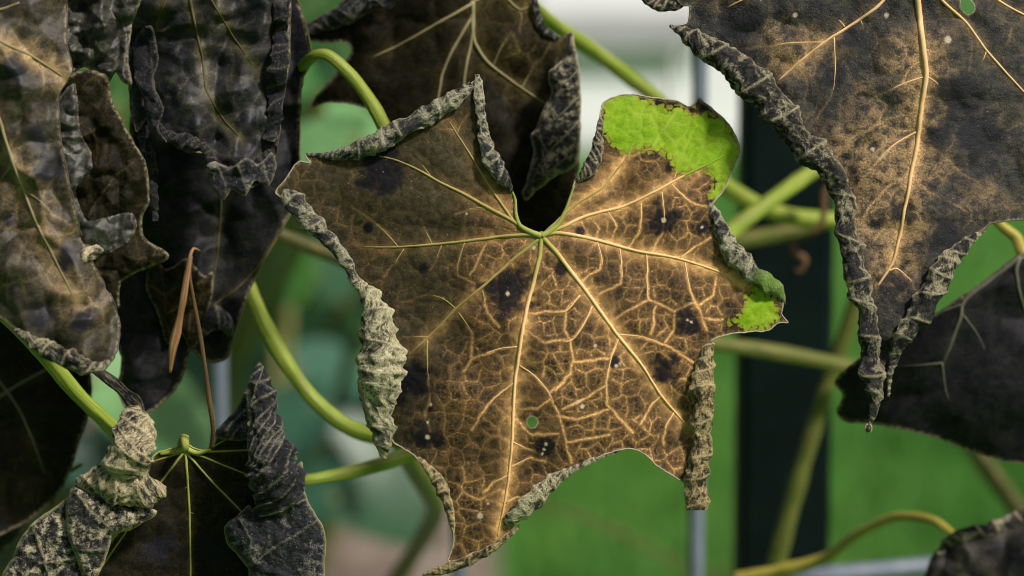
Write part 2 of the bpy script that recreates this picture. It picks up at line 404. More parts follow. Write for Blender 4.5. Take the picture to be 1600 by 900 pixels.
# ------------------------------------------------------------------ leaf builder
class Leaf:
    def __init__(self, name, label, group, depth, zf, origin, seed=1, crumple=(5.0, 90.0)):
        self.depth = depth; self.zf0 = zf; self.seed = seed; self.crumple = crumple
        self.veins = []; self.secs = []; self.gpoly = []
        ox, oy = origin
        self.o = P(ox, oy, depth)
        self.root = empty(name, tuple(self.o), label, 'leaf', group)
        self.cellsize = (30, 12); self.quilt = 4.0; self.pleats = ()
    def z(self, x, y):
        """distance offset in photo pixels, + is away from the camera"""
        a, s, octs, rd = (tuple(self.crumple) + (3, 0.6))[:4]
        r = np.abs(fbm(x / s * 1.7, y / s * 1.7, self.seed + 50, 2))
        z = self.zf0(x, y) + a * (fbm(x / s, y / s, self.seed, octs) - rd * r)
        for (amp, lam, th, wp) in self.pleats:  # sharp-edged folds, as in thin dry tissue
            ph = (x * math.cos(th) + y * math.sin(th)) / lam + wp * fbm(x / (2.2 * lam), y / (2.2 * lam), self.seed + 88, 2)
            z = z + amp * np.abs((ph % 2.0) - 1.0) * (0.6 + 0.8 * vn(x / (1.6 * lam), y / (1.6 * lam), self.seed + 89))
        return z
    def zq(self, x, y):
        z = self.z(x, y)
        if self.veins:
            d = np.full(np.shape(x), 1e9)
            for v in self.veins: d = np.minimum(d, segdist(x, y, v[0])[0])
            z = z - self.quilt * (1 - np.exp(-(d / 32.0)**2))
        return z
    def gmask(self, x, y, k):
        g = np.zeros(len(x))
        for p in self.gpoly: g = np.maximum(g, inside(x, y, p) * 1.0)
        return np.repeat(g, k)
    def pts(self, x, y, z):
        return P(x, y, self.depth + np.asarray(z) * PXM) - self.o

    def blade(self, outline, mat, step=3.0, holes=(), jag=1.2, name='blade', green=(), spots=(), pale=(), tone=None,
              inflate=None, dz=0.0, netamt=1.0, halo=10.0, wide_halo=24.0, label=None, parent=None, greenfade=1.0, secw=1.0,
              rim=None, rim_r=0.9, smooth=True, relief=(0.6, 0.30), hubfade=None):
        ol = catmull(outline, step, True)
        k = np.arange(len(ol))
        nx = np.roll(ol[:, 1], -1) - np.roll(ol[:, 1], 1); ny = -(np.roll(ol[:, 0], -1) - np.roll(ol[:, 0], 1))
        nl = np.maximum(np.hypot(nx, ny), 1e-6)
        j = fbm(k * step / 9.0, k * 0.0 + self.seed, self.seed + 40, 3) * jag
        ol = ol + np.stack([nx / nl * j, ny / nl * j], 1)
        hl = [catmull(h, 2.0, True) for h in holes]
        rs = np.random.RandomState(self.seed)
        x0, y0 = ol.min(0); x1, y1 = ol.max(0)
        gx, gy = np.meshgrid(np.arange(x0, x1, step), np.arange(y0, y1, step * 0.87))
        gx[1::2] += step / 2
        gx = gx.ravel() + rs.uniform(-.15, .15, gx.size) * step; gy = gy.ravel() + rs.uniform(-.15, .15, gy.size) * step
        # coarser outside the picture
        off = (gx < -25) | (gx > 1625) | (gy < -25) | (gy > 925)
        ok = inside(gx, gy, ol) & (~off | (rs.rand(gx.size) < 0.12))
        gx, gy = gx[ok], gy[ok]
        d, _ = segdist(gx, gy, ol[::2], True)
        ok = d > step * 0.6
        for h in hl: ok &= segdist(gx, gy, h, True)[0] > step * 0.5
        gx, gy = gx[ok], gy[ok]
        co = [Vector((a, b)) for a, b in ol]; edges = [(i, (i + 1) % len(ol)) for i in range(len(ol))]
        for h in hl:
            b0 = len(co); co += [Vector((a, b)) for a, b in h]
            edges += [(b0 + i, b0 + (i + 1) % len(h)) for i in range(len(h))]
        co += [Vector((a, b)) for a, b in zip(gx, gy)]
        r = delaunay_2d_cdt(co, edges, [], 1, 1e-5)
        xy = np.array([(v.x, v.y) for v in r[0]]); F = np.array([f for f in r[2]])
        if hl:
            c = xy[F].mean(1); keep = np.ones(len(F), bool)
            for h in hl: keep &= ~inside(c[:, 0], c[:, 1], h)
            F = F[keep]
        x, y = xy[:, 0], xy[:, 1]
        A = {}
        z = self.zq(x, y) + dz
        de, _ = segdist(x, y, ol[::2], True)
        if inflate:
            B, w = inflate
            t = np.clip(de / w, 0, 1); z = z - B * np.sqrt(1 - (1 - t)**2)
        # vein fields
        dv = np.full(x.shape, 1e9)
        for v in self.veins: dv = np.minimum(dv, segdist(x, y, v[0])[0])
        ds = np.full(x.shape, 1e9)
        jx = x + fbm(x / 14, y / 14, self.seed + 70, 2) * 2.2; jy = y + fbm(x / 14, y / 14, self.seed + 71, 2) * 2.2
        for s in self.secs: ds = np.minimum(ds, segdist(jx, jy, s)[0])
        e1, r1 = voro(x, y, self.cellsize[0], self.seed + 3)
        e2, r2 = voro(x, y, self.cellsize[1], self.seed + 23)
        near = np.minimum(dv, ds)
        wsp = 0.85 + 0.9 * fbm(x / 48, y / 48, self.seed + 31, 3)
        n1 = np.exp(-(e1 / (self.cellsize[0] * 0.052))**1.3) * np.where(near < 7, 0.5, 1)
        n2 = np.exp(-(e2 / (self.cellsize[1] * 0.11))**1.3)
        ns = (0.55 + 0.45 * wsp) * np.exp(-(ds / (2.2 * secw))**1.2) if self.secs else 0 * x
        net = np.clip(np.maximum(np.maximum(0.68 * n1 * wsp, 0.30 * n2 * wsp), ns), 0, 1)
        soft = 0.22 * np.exp(-(np.minimum(e1, ds) / (self.cellsize[0] * 0.22))**2)
        net = np.clip(np.maximum(net, soft * wsp), 0, 1) * netamt
        A['net'] = net
        hn = 0.75 + 0.5 * fbm(x / 10, y / 10, self.seed + 77, 3)
        rib = np.exp(-np.minimum(e1, ds) / 3.5)
        A['halo'] = np.clip((np.exp(-(dv / (0.75 * halo))**1.2) + (0.16 + 0.75 * rib) * 0.55 * np.exp(-(dv / wide_halo)**1.5)) * hn, 0, 1)
        if hubfade: A['halo'] = A['halo'] * (0.35 + 0.65 * sstep(15, 130, np.hypot(x - hubfade[0], y - hubfade[1])))
        A['vein'] = np.exp(-(dv / 4.0)**2)
        A['tone'] = tone(x, y) if tone is not None else np.full(x.shape, 0.5)
        g = np.zeros(x.shape); rotten = np.zeros(x.shape)
        nz = fbm(x / 16, y / 16, self.seed + 90, 5)
        for poly in green:
            dd, _ = segdist(x, y, poly, True); sg = np.where(inside(x, y, poly), dd, -dd)
            edge_e, rr = voro(x, y, 13, self.seed + 44)
            sg = sg + nz * 10 + (rr - 0.5) * 8 + np.where(edge_e < 1.6, -7.0, 0) + 2.0
            g = np.maximum(g, np.where(sg < 0, 0.55 * sstep(-1.5, 0.5, sg), 0.55 + 0.45 * sstep(0, 9.0, sg))); rotten = np.maximum(rotten, 0.5 * np.exp(-(np.minimum(sg, 0) / 9.0)**2) * np.where(sg < 1, 1, 0))
        A['green'] = g * greenfade
        sp = np.zeros(x.shape)
        for (a, b, rr) in spots:
            q = np.hypot(x - a, y - b) / rr + nz * 0.75
            sp = np.maximum(sp, 0.97 * (1 - sstep(0.5, 1.2, q)))
        A['spot'] = np.maximum(sp, rotten * greenfade)
        pl = np.zeros(x.shape)
        for (a, b, rr) in pale:
            q = np.hypot(x - a, y - b) / rr; pl = np.maximum(pl, 1 - sstep(0.75, 1.1, q))
        for h in hl:
            q, _ = segdist(x, y, h, True); pl = np.maximum(pl, (1 - sstep(0.6, 2.4, q)) * 0.8)
        A['pale'] = pl
        A['edge'] = 1 - sstep(0.5, 4.5, de)
        # relief: tissue between the veins puffs out, the vein lines lie in grooves
        if relief[0] >= 0: z = z - relief[0] * sstep(0, self.cellsize[0] * relief[1], np.minimum(e1, ds))
        else:                                   # shrunken skin stretched between ribs
            e4, _ = voro(x, y, 22.0, self.seed + 61, 0.5)
            z = z + relief[0] * np.exp(-ds / 9.0) + 0.35 * relief[0] * np.exp(-e4 / 3.5) + 0.5 * relief[0] * (1 - 2 * np.abs(fbm(x / 38, y / 38, self.seed + 62, 2)))
            A['vein'] = np.maximum(A['vein'], 0.8 * np.exp(-(ds / 2.2)**2) + 0.0) - 0.35 * sstep(0, 3.0, e2)
        z = z + 0.22 * fbm(x / 5, y / 5, self.seed + 12, 2)
        V = self.pts(x, y, z)
        # orient towards the camera
        a, b, c = xy[F[:, 0]], xy[F[:, 1]], xy[F[:, 2]]
        area = (b[:, 0] - a[:, 0]) * (c[:, 1] - a[:, 1]) - (b[:, 1] - a[:, 1]) * (c[:, 0] - a[:, 0])
        F = np.where((area > 0)[:, None], F[:, ::-1], F)
        me = mesh_from(V, F, A, np.stack([x / 100, y / 100, z * 0], 1))
        o = link(name, me, mat, parent or self.root)
        if label: o['label'] = label
        if rim:
            zz = self.zq(ol[:, 0], ol[:, 1]) + dz
            oc = np.vstack([ol, ol[:1]]); zz = np.append(zz, zz[0])
            C = self.pts(oc[:, 0], oc[:, 1], zz - 0.2)
            RR = rim_r * PXM * (0.75 + 0.6 * vn(np.arange(len(oc)) / 3.0, np.zeros(len(oc)), self.seed))
            V, F2, t, uv = tube_mesh(C, RR, 5)
            link('margin', mesh_from(V, F2, {'t': 0.1 + 0 * t}, uv), rim, o)
        return o

    def add_veins(self, mat, r_scale=1.0, lift=0.0, dz=0.0):
        """each main vein is a raised ridge; its branches are parts of it"""
        for v in self.veins:
            pl, r0, r1 = v[0], v[1], v[2]
            m = v[4] if len(v) > 4 else mat
            c = catmull(pl, 5.0)
            wob = fbm(np.arange(len(c)) / 3.5, np.zeros(len(c)) + r0, self.seed + 60, 2) * 0.7
            x = c[:, 0] + wob; y = c[:, 1] + wob * 0.5
            t = np.linspace(0, 1, len(c)); r = (r0 + (r1 - r0) * t**0.8) * r_scale
            z = self.zq(x, y) + dz
            V, F, tt, uv = tube_mesh(self.pts(x, y, z - r * lift + (1 - np.minimum(1, (1 - t) * 12 + 0.2)) * 1.5), r * PXM, 8)
            o = link('vein', mesh_from(V, F, {'t': tt, 'green': self.gmask(x, y, 8)}, uv), m, self.root)
            for br in (v[3] if len(v) > 3 else ()):
                cb = catmull(br, 5.0); n = len(cb)
                if n < 3: continue
                tb = np.linspace(0, 1, n); rb = r1 * 0.8 * (1 - 0.7 * tb) * r_scale
                zb = self.zq(cb[:, 0], cb[:, 1]) + dz
                V, F, tt, uv = tube_mesh(self.pts(cb[:, 0], cb[:, 1], zb + 0.15 + tb * 0.9), rb * PXM, 6)
                link('branch_vein', mesh_from(V, F, {'t': 0.3 + 0.7 * tt, 'green': self.gmask(cb[:, 0], cb[:, 1], 6)}, uv), m, o)

    def roll(self, path, side, mat, end=268.0, gap=1.25, lean=0.5, seed=0, flat=0.68, dz=0.0, name='rolled_margin', start=-20.0,
             green=None, bulge=0.13, label=None, lift=0.85, jag=0.08):
        """a margin that has dried and scrolled over the face of the leaf.  side=+1: blade lies to the right of the path's direction
        (as seen in the picture)"""
        c = catmull(path, 2.6)
        n = len(c); seed = seed + self.seed * 7
        x, y, hw = c[:, 0], c[:, 1], np.maximum(c[:, 2], 0.6)
        T = np.gradient(c[:, :2], axis=0)
        ks = 7; ker = np.ones(ks) / ks
        Tp = np.pad(T, ((ks // 2, ks // 2), (0, 0)), mode='edge')
        T = np.stack([np.convolve(Tp[:, i], ker, 'valid') for i in (0, 1)], 1)
        T /= np.maximum(np.linalg.norm(T, axis=1), 1e-6)[:, None]
        I = np.stack([-T[:, 1], T[:, 0]], 1) * side          # towards the blade
        s = np.concatenate([[0], np.cumsum(np.hypot(np.diff(x), np.diff(y)))])
        zc = self.z(x, y) - hw * lift * flat + dz
        m = 34 if hw.max() < 38 else 52
        ph = np.linspace(start, end, m)
        rs = random.Random(seed)
        # cross veins: ribs over which the dry skin is stretched
        us = []; u = -20.0
        while u < s[-1] + 40:
            us.append((u, lean * rs.uniform(0.1, 1.9), rs.uniform(-.8, .8)))
            hwl = float(np.interp(u, s, hw)); u += max(8.0, hwl * gap * rs.uniform(0.5, 1.9))
        hw = hw * (1 + 0.09 * fbm(s / 11.0, np.zeros(n), seed + 5, 3))
        S, PH = np.meshgrid(s, ph, indexing='ij'); HW = np.repeat(hw[:, None], m, 1)
        q = (PH - 170.0) / 90.0
        sgn = np.full(S.shape, -1e9); nxt = np.full(S.shape, 1e9)
        for (uu, ln, cv) in us:
            L = uu + ln * HW * q + cv * HW * q * q * 0.4
            dlt = S - L
            sgn = np.where((dlt >= 0), np.maximum(sgn, L), sgn); nxt = np.where(dlt < 0, np.minimum(nxt, L), nxt)
        wcell = np.clip(nxt - sgn, 1, 400); fr = np.clip((S - sgn) / wcell, 0, 1)
        dist = np.minimum(fr, 1 - fr) * wcell
        hollow = np.sin(math.pi * fr)**0.85 * np.clip(wcell / (HW + 1), 0.25, 1.3)
        U = S; Vv = PH / 57.3 * HW
        wr = fbm(U / 11.0, Vv / 11.0, seed + 1, 3)
        rg = 1 - 2.4 * np.abs(fbm(U / 26.0 + 0.5 * q, Vv / 30.0, seed + 7, 2)); big = fbm(U / 34.0, PH / 120.0, seed + 8, 2)
        e2, _ = voro(U, Vv, 10.0, seed + 2); e3, _ = voro(U, Vv, 19.0, seed + 4, 0.5)
        rad = HW * (1 - 0.22 * np.clip((PH - 190) / 110, 0, 1.4)) * (1.05 - 1.15 * bulge * hollow + 0.05 * wr + 0.13 * (rg - 0.4) + 0.15 * big)
        rad = rad - np.minimum(0.12 * HW, 1.6) * np.clip(e3 / 7.0, 0, 1) - 0.4 * np.clip(e2 / 3, 0, 1)
        # ragged free margin that flares a little
        tl = np.linspace(0, 1, m)[None]
        rad = rad * (1 + 0.22 * tl**10)
        endn = jag * 180 * fbm(s / 7.0, np.zeros(n), seed + 3, 3)[:, None] * tl**6 - 25 * tl**4 * (0.5 + fbm(s / 40.0, np.zeros(n), seed + 6, 2)[:, None])
        a = np.radians(PH + endn)
        dpt = np.cos(a) * rad * flat; ins = -np.sin(a) * rad
        # the first rows sink behind the face of the blade
        X = x[:, None] + I[:, 0:1] * ins; Y = y[:, None] + I[:, 1:2] * ins
        Z = zc[:, None] + dpt
        V = self.pts(X.ravel(), Y.ravel(), Z.ravel())
        F = []
        for i in range(n - 1):
            b = i * m
            for k in range(m - 1):
                F.append((b + k, b + k + 1, b + m + k + 1, b + m + k))
        A = {'vein': np.exp(-(dist / 1.5)**2).ravel(), 'net': np.exp(-(e2 / 1.1)**2).ravel(),
             'edge': np.repeat((np.linspace(0, 1, m)**24)[None], n, 0).ravel(), 'tone': np.full(n * m, .5)}
        g = np.zeros(S.shape)
        if green:
            g = sstep(green[0], green[1], S / s[-1]) * (1 - sstep(green[2], green[3], S / s[-1]))
        A['green'] = g.ravel()
        o = link(name, mesh_from(V, F, A, np.stack([U.ravel() / 100, Vv.ravel() / 100, np.full(n * m, seed % 97 * 1.0)], 1)), mat, self.root)
        if label: o['label'] = label
        return o

    def stalk(self, pts, r, mat, name='petiole', parent=None, ridges=5):
        c = catmull(pts, 4.0)
        V, F, t, uv = tube_mesh(P(c[:, 0], c[:, 1], self.depth + c[:, 2]) - self.o, np.interp(np.linspace(0, 1, len(c)), np.linspace(0, 1, len(r)), r) * PXM, 12, ridges=ridges)
        return link(name, mesh_from(V, F, {'t': t}, uv), mat, parent or self.root)

GRP = 'withered leaves on the vine'

# ================================================================== SETTING
def ground_grid(name, xs, ys, zf, mat):
    X, Y = np.meshgrid(xs, ys); Z = zf(X, Y)
    V = np.stack([X.ravel(), Y.ravel(), Z.ravel()], 1); nx = len(xs)
    F = [(j * nx + i, j * nx + i + 1, (j + 1) * nx + i + 1, (j + 1) * nx + i) for j in range(len(ys) - 1) for i in range(nx - 1)]
    return link(name, mesh_from(V, F), mat)

def mat_ground():
    N = NT('lawn_ground'); tc = N.n('ShaderNodeTexCoord').outputs['Object']
    col = N.mix(N.ramp(N.noise(tc, 1.4, 5), 0.35, 0.65), (0.040, 0.15, 0.020), (0.090, 0.23, 0.035))
    col = N.mix(N.ramp(N.noise(tc, 9.0, 4), 0.45, 0.7, 0, 0.5), col, (0.035, 0.12, 0.015))
    return N.finish(col, 0.8, 0.2, 0, None, N.noise(tc, 60, 3), 0.5, 0.01)
xs = np.concatenate([[-150, -60, -25, -12], np.linspace(-8, 8, 60), [12, 25, 60, 150]])
ys = np.concatenate([[-40, -15, -5], np.linspace(-2, 16, 60), [20, 40, 90, 200]])
g = ground_grid('ground', xs, ys, lambda X, Y: 0.02 * fbm(X / 2, Y / 2, 3, 3), mat_ground()); g['kind'] = 'structure'

# garden bed of bare soil under the vine, on the left
def mat_soil():
    N = NT('bed_soil'); tc = N.n('ShaderNodeTexCoord').outputs['Object']
    col = N.mix(N.ramp(N.noise(tc, 6, 6, 0.7), 0.35, 0.65), (0.09, 0.065, 0.048), (0.20, 0.165, 0.135))
    return N.finish(col, 0.95, 0.1, 0, None, N.noise(tc, 40, 5), 0.8, 0.02)
s = ground_grid('garden_bed', np.linspace(-2.6, -0.02, 60), np.linspace(0.6, 6.0, 90),
                lambda X, Y: 0.012 + 0.04 * (1 - np.abs((X + 1.31) / 1.29)**6) * (1 - np.abs((Y - 3.3) / 2.7)**8) + 0.03 * fbm(X / .15, Y / .15, 8, 4), mat_soil())
s['kind'] = 'structure'

# grass blades, only where the lawn can be seen
def grass():
    rs = np.random.RandomState(5); n = 60000
    y = 3.0 + (12.5 - 3.0) * rs.rand(n)**1.5; x = (rs.rand(n) - 0.42) * 0.62 * y
    ok = ~((x < 0.0) & (y < 6.0)); x, y = x[ok], y[ok]; n = len(x)
    h = rs.uniform(.03, .075, n); a = rs.uniform(0, 6.283, n); w = rs.uniform(.0025, .005, n); ln = rs.uniform(0, .04, n); la = rs.uniform(0, 6.283, n)
    z0 = 0.02 * fbm(x / 2, y / 2, 3, 3) - .003
    b1 = np.stack([x - np.cos(a) * w, y - np.sin(a) * w, z0], 1); b2 = np.stack([x + np.cos(a) * w, y + np.sin(a) * w, z0], 1)
    t = np.stack([x + np.cos(la) * ln, y + np.sin(la) * ln, z0 + h], 1)
    V = np.empty((n * 3, 3)); V[0::3] = b1; V[1::3] = b2; V[2::3] = t
    N = NT('grass_blade'); tc = N.n('ShaderNodeTexCoord').outputs['Object']
    col = N.mix(N.ramp(N.noise(tc, 1.6, 4), 0.38, 0.62), (0.036, 0.13, 0.016), (0.10, 0.24, 0.035))
    m = N.finish(col, 0.55, 0.3, 0.25)
    o = link('lawn_grass', mesh_from(V, np.arange(n * 3).reshape(n, 3)), m, smooth=False)
    tag(o, 'short green lawn grass blurred behind the vine', 'grass', kind='stuff')
grass()

# pale building at the far side of the lawn
def bxm(x0, x1, y0, y1, z0, z1, bev=0.0):
    V = [(a, b, c) for a in (x0, x1) for b in (y0, y1) for c in (z0, z1)]
    F = [(0, 1, 3, 2), (4, 6, 7, 5), (0, 4, 5, 1), (2, 3, 7, 6), (0, 2, 6, 4), (1, 5, 7, 3)]
    return mesh_from(np.array(V), F)
def bevel(o, w, seg=2):
    b = o.modifiers.new('bevel', 'BEVEL'); b.width = w; b.segments = seg; return o
WY = 13.0
hb = empty('house', (0.4, WY, 0), 'pale white house wall blurred beyond the lawn at the top', 'building')
for nm, (x0, x1, y0, y1, z0, z1), mt in (
        ('wall', (-0.30, 1.05, 0.0, 3.0, 0.10, 2.6), mat_plain('render_white', (0.74, 0.75, 0.77), (0.80, 0.80, 0.81), 2.0, 0.8, 0.2)),
        ('plinth', (-0.33, 1.08, -0.03, 2.9, 0.0, 0.10), mat_plain('plinth_grey', (0.50, 0.51, 0.52), (0.58, 0.58, 0.58), 3.0, 0.85, 0.2)),
        ('ledge', (-0.34, 0.55, -0.10, -0.002, 0.52, 0.72), mat_plain('ledge_grey', (0.34, 0.34, 0.36), (0.42, 0.42, 0.43), 3.0, 0.8, 0.2)),
        ('roof', (-0.75, 1.5, -0.5, 3.5, 2.6, 2.75), mat_plain('roof_grey', (0.16, 0.15, 0.15), (0.22, 0.21, 0.20), 3.0, 0.8, 0.2))):
    bevel(link(nm, bxm(x0, x1, y0, y1, z0, z1), mt, hb, smooth=False), 0.01)

# hedge far left behind the bed so that the picture never looks past the garden
def leaf_cloud(name, n, cx, cy, cz, rx, ry, rz, size, c1, c2, seed, parent=None):
    rs = np.random.RandomState(seed)
    p = rs.randn(n, 3); p /= np.linalg.norm(p, axis=1)[:, None]; p *= (rs.rand(n, 1)**0.4)
    p = p * (rx, ry, rz) + (cx, cy, cz)
    p = p[p[:, 2] > 0.02]; n = len(p)
    u = rs.randn(n, 3); u /= np.linalg.norm(u, axis=1)[:, None]; w = np.cross(u, rs.randn(n, 3)); w /= np.linalg.norm(w, axis=1)[:, None]
    sz = size * rs.uniform(.6, 1.4, (n, 1))
    V = np.empty((n * 4, 3)); V[0::4] = p - u * sz; V[1::4] = p + w * sz * .5; V[2::4] = p + u * sz; V[3::4] = p - w * sz * .5
    N = NT(name + '_leaf'); tc = N.n('ShaderNodeTexCoord').outputs['Object']
    m = N.finish(N.mix(N.ramp(N.noise(tc, 7, 3), 0.35, 0.65), c1, c2), 0.5, 0.35, 0.25)
    return link('crown', mesh_from(V, np.arange(n * 4).reshape(n, 4)), m, parent, smooth=False)
for i, (cx, cy, rx, rz, lb) in enumerate(((-1.35, 8.2, 0.62, 0.9, 'rounded dark green garden shrub hidden behind the left leaves'),
                                           (-0.62, 8.6, 0.5, 0.75, 'green garden shrub blurred behind the topmost leaf'),
                                           (2.6, 11.0, 0.8, 1.1, 'dark garden shrub beyond the lawn behind the upper right leaf'))):
    e = empty('shrub', (cx, cy, 0), lb, 'shrub', 'garden shrubs behind the bed')
    leaf_cloud('shrub', 2600, 0, 0, rz * 0.8, rx, rx, rz, 0.035, (0.06, 0.16, 0.05), (0.12, 0.24, 0.08), 30 + i, e)
    V, F, t, uv = tube_mesh(np.array([(0, 0, 0), (0.01, 0, .25), (0.03, 0.02, .55), (0.02, 0.0, .8)]), [.03, .026, .02, .012], 8)
    link('trunk', mesh_from(V, F, {'t': t}, uv), M['stem_dark'], e)

# broad-leaved garden plants in the bed, far out of focus
def bg_leaf_mesh(L, Wd, cup, droop, seed, n=9):
    """heart-shaped leaf with a pointed tip lying along +x"""
    V = []; F = []
    rs = random.Random(seed)
    for i in range(n + 1):
        t = i / n
        w = Wd * (math.sin(math.pi * min(1, t * 0.94 + 0.06))**0.65) * (1 - 0.35 * t)
        for k in range(7):
            s2 = (k - 3) / 3
            V.append((t * L - 0.12 * L * abs(s2) * (1 - t), s2 * w, cup * abs(s2)**1.5 * Wd - droop * t * t * L + 0.02 * Wd * math.sin(9 * t + 5 * s2)))
    for i in range(n):
        for k in range(6): F.append((i * 7 + k, i * 7 + k + 1, (i + 1) * 7 + k + 1, (i + 1) * 7 + k))
    return mesh_from(np.array(V), F)
def mat_bgleaf(name, c1, c2):
    N = NT(name); tc = N.n('ShaderNodeTexCoord').outputs['Object']
    return N.finish(N.mix(N.ramp(N.noise(tc, 20, 3), 0.35, 0.65), c1, c2), 0.42, 0.45, 0.3)
BG = {'teal': mat_bgleaf('plant_leaf_teal', (0.025, 0.08, 0.05), (0.055, 0.14, 0.09)),
      'green': mat_bgleaf('plant_leaf_green', (0.045, 0.15, 0.04), (0.10, 0.25, 0.07)),
      'light': mat_bgleaf('plant_leaf_light', (0.10, 0.24, 0.09), (0.19, 0.35, 0.14)),
      'deep': mat_bgleaf('plant_leaf_deep', (0.015, 0.055, 0.025), (0.035, 0.095, 0.04))}
BGM = [bg_leaf_mesh(1, .42, .25, .25, 1), bg_leaf_mesh(1, .5, .15, .4, 2), bg_leaf_mesh(1, .36, .35, .1, 3)]
def garden_plant(label, base, leaves):
    """base on the soil; leaves: (px, py, distance, size in m, colour, roll angle, tilt)"""
    e = empty('garden_plant', base, label, 'plant', 'leafy plants in the garden bed')
    for i, (px, py, d, L, c, az, tilt) in enumerate(leaves):
        tip = P(px, py, d) - np.array(base)
        mid = np.array([tip[0] * .35, tip[1] * .35, tip[2] * .75])
        V, F, t, uv = tube_mesh(catmull([(0, 0, 0), tuple(mid), tuple(tip)], .05), [.004] * len(catmull([(0, 0, 0), tuple(mid), tuple(tip)], .05)), 7)
        st = link('stalk', mesh_from(V, F, {'t': t}, uv), M['stem_olive'], e)
        me = BGM[i % 3].copy(); o = link('leaf', me, BG[c], e)
        o.location = tip; o.scale = (L, L, L)
        # face roughly towards the viewer and the sky
        o.rotation_euler = (Matrix.Rotation(az, 3, 'Z') @ Matrix.Rotation(tilt, 3, 'Y')).to_euler()
        o.rotation_euler.rotate_axis('X', math.radians(38 if i % 2 else -30))
R = math.radians
garden_plant('dark green bushy plant deep in the shade between the left leaves', (-0.24, 2.25, 0.02), [
    (440, 470, 2.0, .16, 'deep', R(150), R(20)), (500, 430, 2.1, .15, 'deep', R(20), R(25)), (560, 600, 2.0, .13, 'deep', R(-20), R(30)), (430, 560, 1.95, .14, 'teal', R(190), R(10)),
    (300, 620, 1.9, .14, 'deep', R(170), R(20)), (360, 660, 1.95, .14, 'deep', R(10), R(25)), (240, 600, 2.0, .12, 'deep', R(90), R(15)), (460, 650, 2.0, .13, 'deep', R(60), R(20)),
    (150, 760, 1.9, .14, 'deep', R(160), R(20)), (60, 860, 1.9, .14, 'deep', R(20), R(20)), (540, 470, 2.0, .12, 'teal', R(100), R(20)), (600, 640, 2.1, .12, 'green', R(-50), R(20))])
garden_plant('teal green leafy plant blurred between the left stems and the big brown leaf', (-0.16, 1.75, 0.02), [
    (505, 640, 1.55, .085, 'teal', R(200), R(30)), (470, 590, 1.7, .10, 'teal', R(20), R(20)), (560, 520, 1.6, .08, 'green', R(-30), R(30)),
    (450, 480, 1.65, .09, 'deep', R(170), R(25)), (520, 780, 1.5, .09, 'teal', R(170), R(10)), (600, 560, 1.7, .07, 'green', R(-60), R(20)),
    (430, 430, 1.8, .09, 'green', R(100), R(20)), (480, 700, 1.65, .10, 'deep', R(-10), R(25))])
garden_plant('light green broad leaf plant blurred under the topmost leaf', (-0.22, 1.55, 0.02), [
    (560, 225, 1.15, .06, 'light', R(180), R(10)), (520, 200, 1.2, .06, 'light', R(20), R(25)), (500, 150, 1.25, .05, 'green', R(100), R(-20)),
    (470, 260, 1.3, .07, 'light', R(-20), R(35)), (560, 100, 1.3, .05, 'green', R(80), R(-10)), (500, 300, 1.35, .07, 'green', R(0), R(30))])
garden_plant('bright green plant peeping through the gaps between the left leaves', (-0.36, 1.6, 0.02), [
    (185, 170, 1.35, .06, 'light', R(90), R(-15)), (150, 600, 1.3, .08, 'light', R(10), R(20)), (200, 660, 1.4, .08, 'teal', R(-30), R(15)),
    (110, 720, 1.4, .07, 'teal', R(0), R(20)), (250, 590, 1.5, .09, 'teal', R(60), R(10)), (40, 860, 1.35, .08, 'deep', R(160), R(20)),
    (330, 700, 1.45, .08, 'teal', R(200), R(15))])

# ================================================================== FENCE
FD = 0.90
def box_between(name, p0, p1, wx, wy, mat, parent, bev=0.002):
    """upright or level bar between two world points"""
    p0 = np.array(p0); p1 = np.array(p1)
    me = bxm(-wx / 2, wx / 2, -wy / 2, wy / 2, 0, np.linalg.norm(p1 - p0))
    o = link(name, me, mat, parent, smooth=False); o.location = tuple(p0)
    o.rotation_euler = Vector(tuple(p1 - p0)).to_track_quat('Z', 'Y').to_euler()
    return bevel(o, bev)
pc = P(1225, 450, FD)
post = empty('fence_post', (pc[0], pc[1], 0), 'dark green square metal fence post right of the big brown leaf', 'post')
def mat_post():
    N = NT('post_paint'); tc = N.n('ShaderNodeTexCoord').outputs['Object']
    col = N.mix(N.ramp(N.noise(tc, 30, 4), 0.4, 0.65), (0.0025, 0.006, 0.0055), (0.004, 0.009, 0.008))
    col = N.mix(N.ramp(N.noise(tc, 16, 2), 0.68, 0.73, 0, 0.8), col, (0.03, 0.08, 0.10))
    return N.finish(col, 0.55, 0.06, 0, None, N.noise(tc, 300, 3), 0.15, 0.001)
mp = mat_post()
box_between('shaft', (0, 0, -0.2), (0, 0, 1.45), 0.0315, 0.0315, mp, post, 0.003)
box_between('cap', (0, 0, 1.4505), (0, 0, 1.462), 0.036, 0.036, mp, post, 0.003)
box_between('bracket', (-0.0185, -0.004, 1.12), (-0.0185, -0.004, 1.16), 0.006, 0.024, mp, post, 0.001)
M['wire'] = mat_plain('wire_grey', (0.10, 0.12, 0.16), (0.15, 0.17, 0.22), 60.0, 0.45, 0.5)
def wire(name, p0, p1, r, parent):
    p0 = np.array(p0); p1 = np.array(p1)
    V, F, t, uv = tube_mesh(np.array([p0 + (p1 - p0) * k for k in np.linspace(0, 1, 8)]), [r] * 8, 10)
    return link(name, mesh_from(V, F, {'t': t}, uv), M['wire'], parent)
wx = P(1091, 450, 0.86)
pan = empty('wire_fence', (wx[0] + 0.012, wx[1], 0), 'grey wire fence panel with upright bars left of the post', 'fence')
o0 = np.array([wx[0] + 0.012, wx[1], 0])
sp = 375 / FPX * 0.86
for k in range(0, 6):
    wire('upright_wire', (-0.012 - sp * k, 0, 0.03), (-0.012 - sp * k, 0, 1.4), 0.0027, pan)
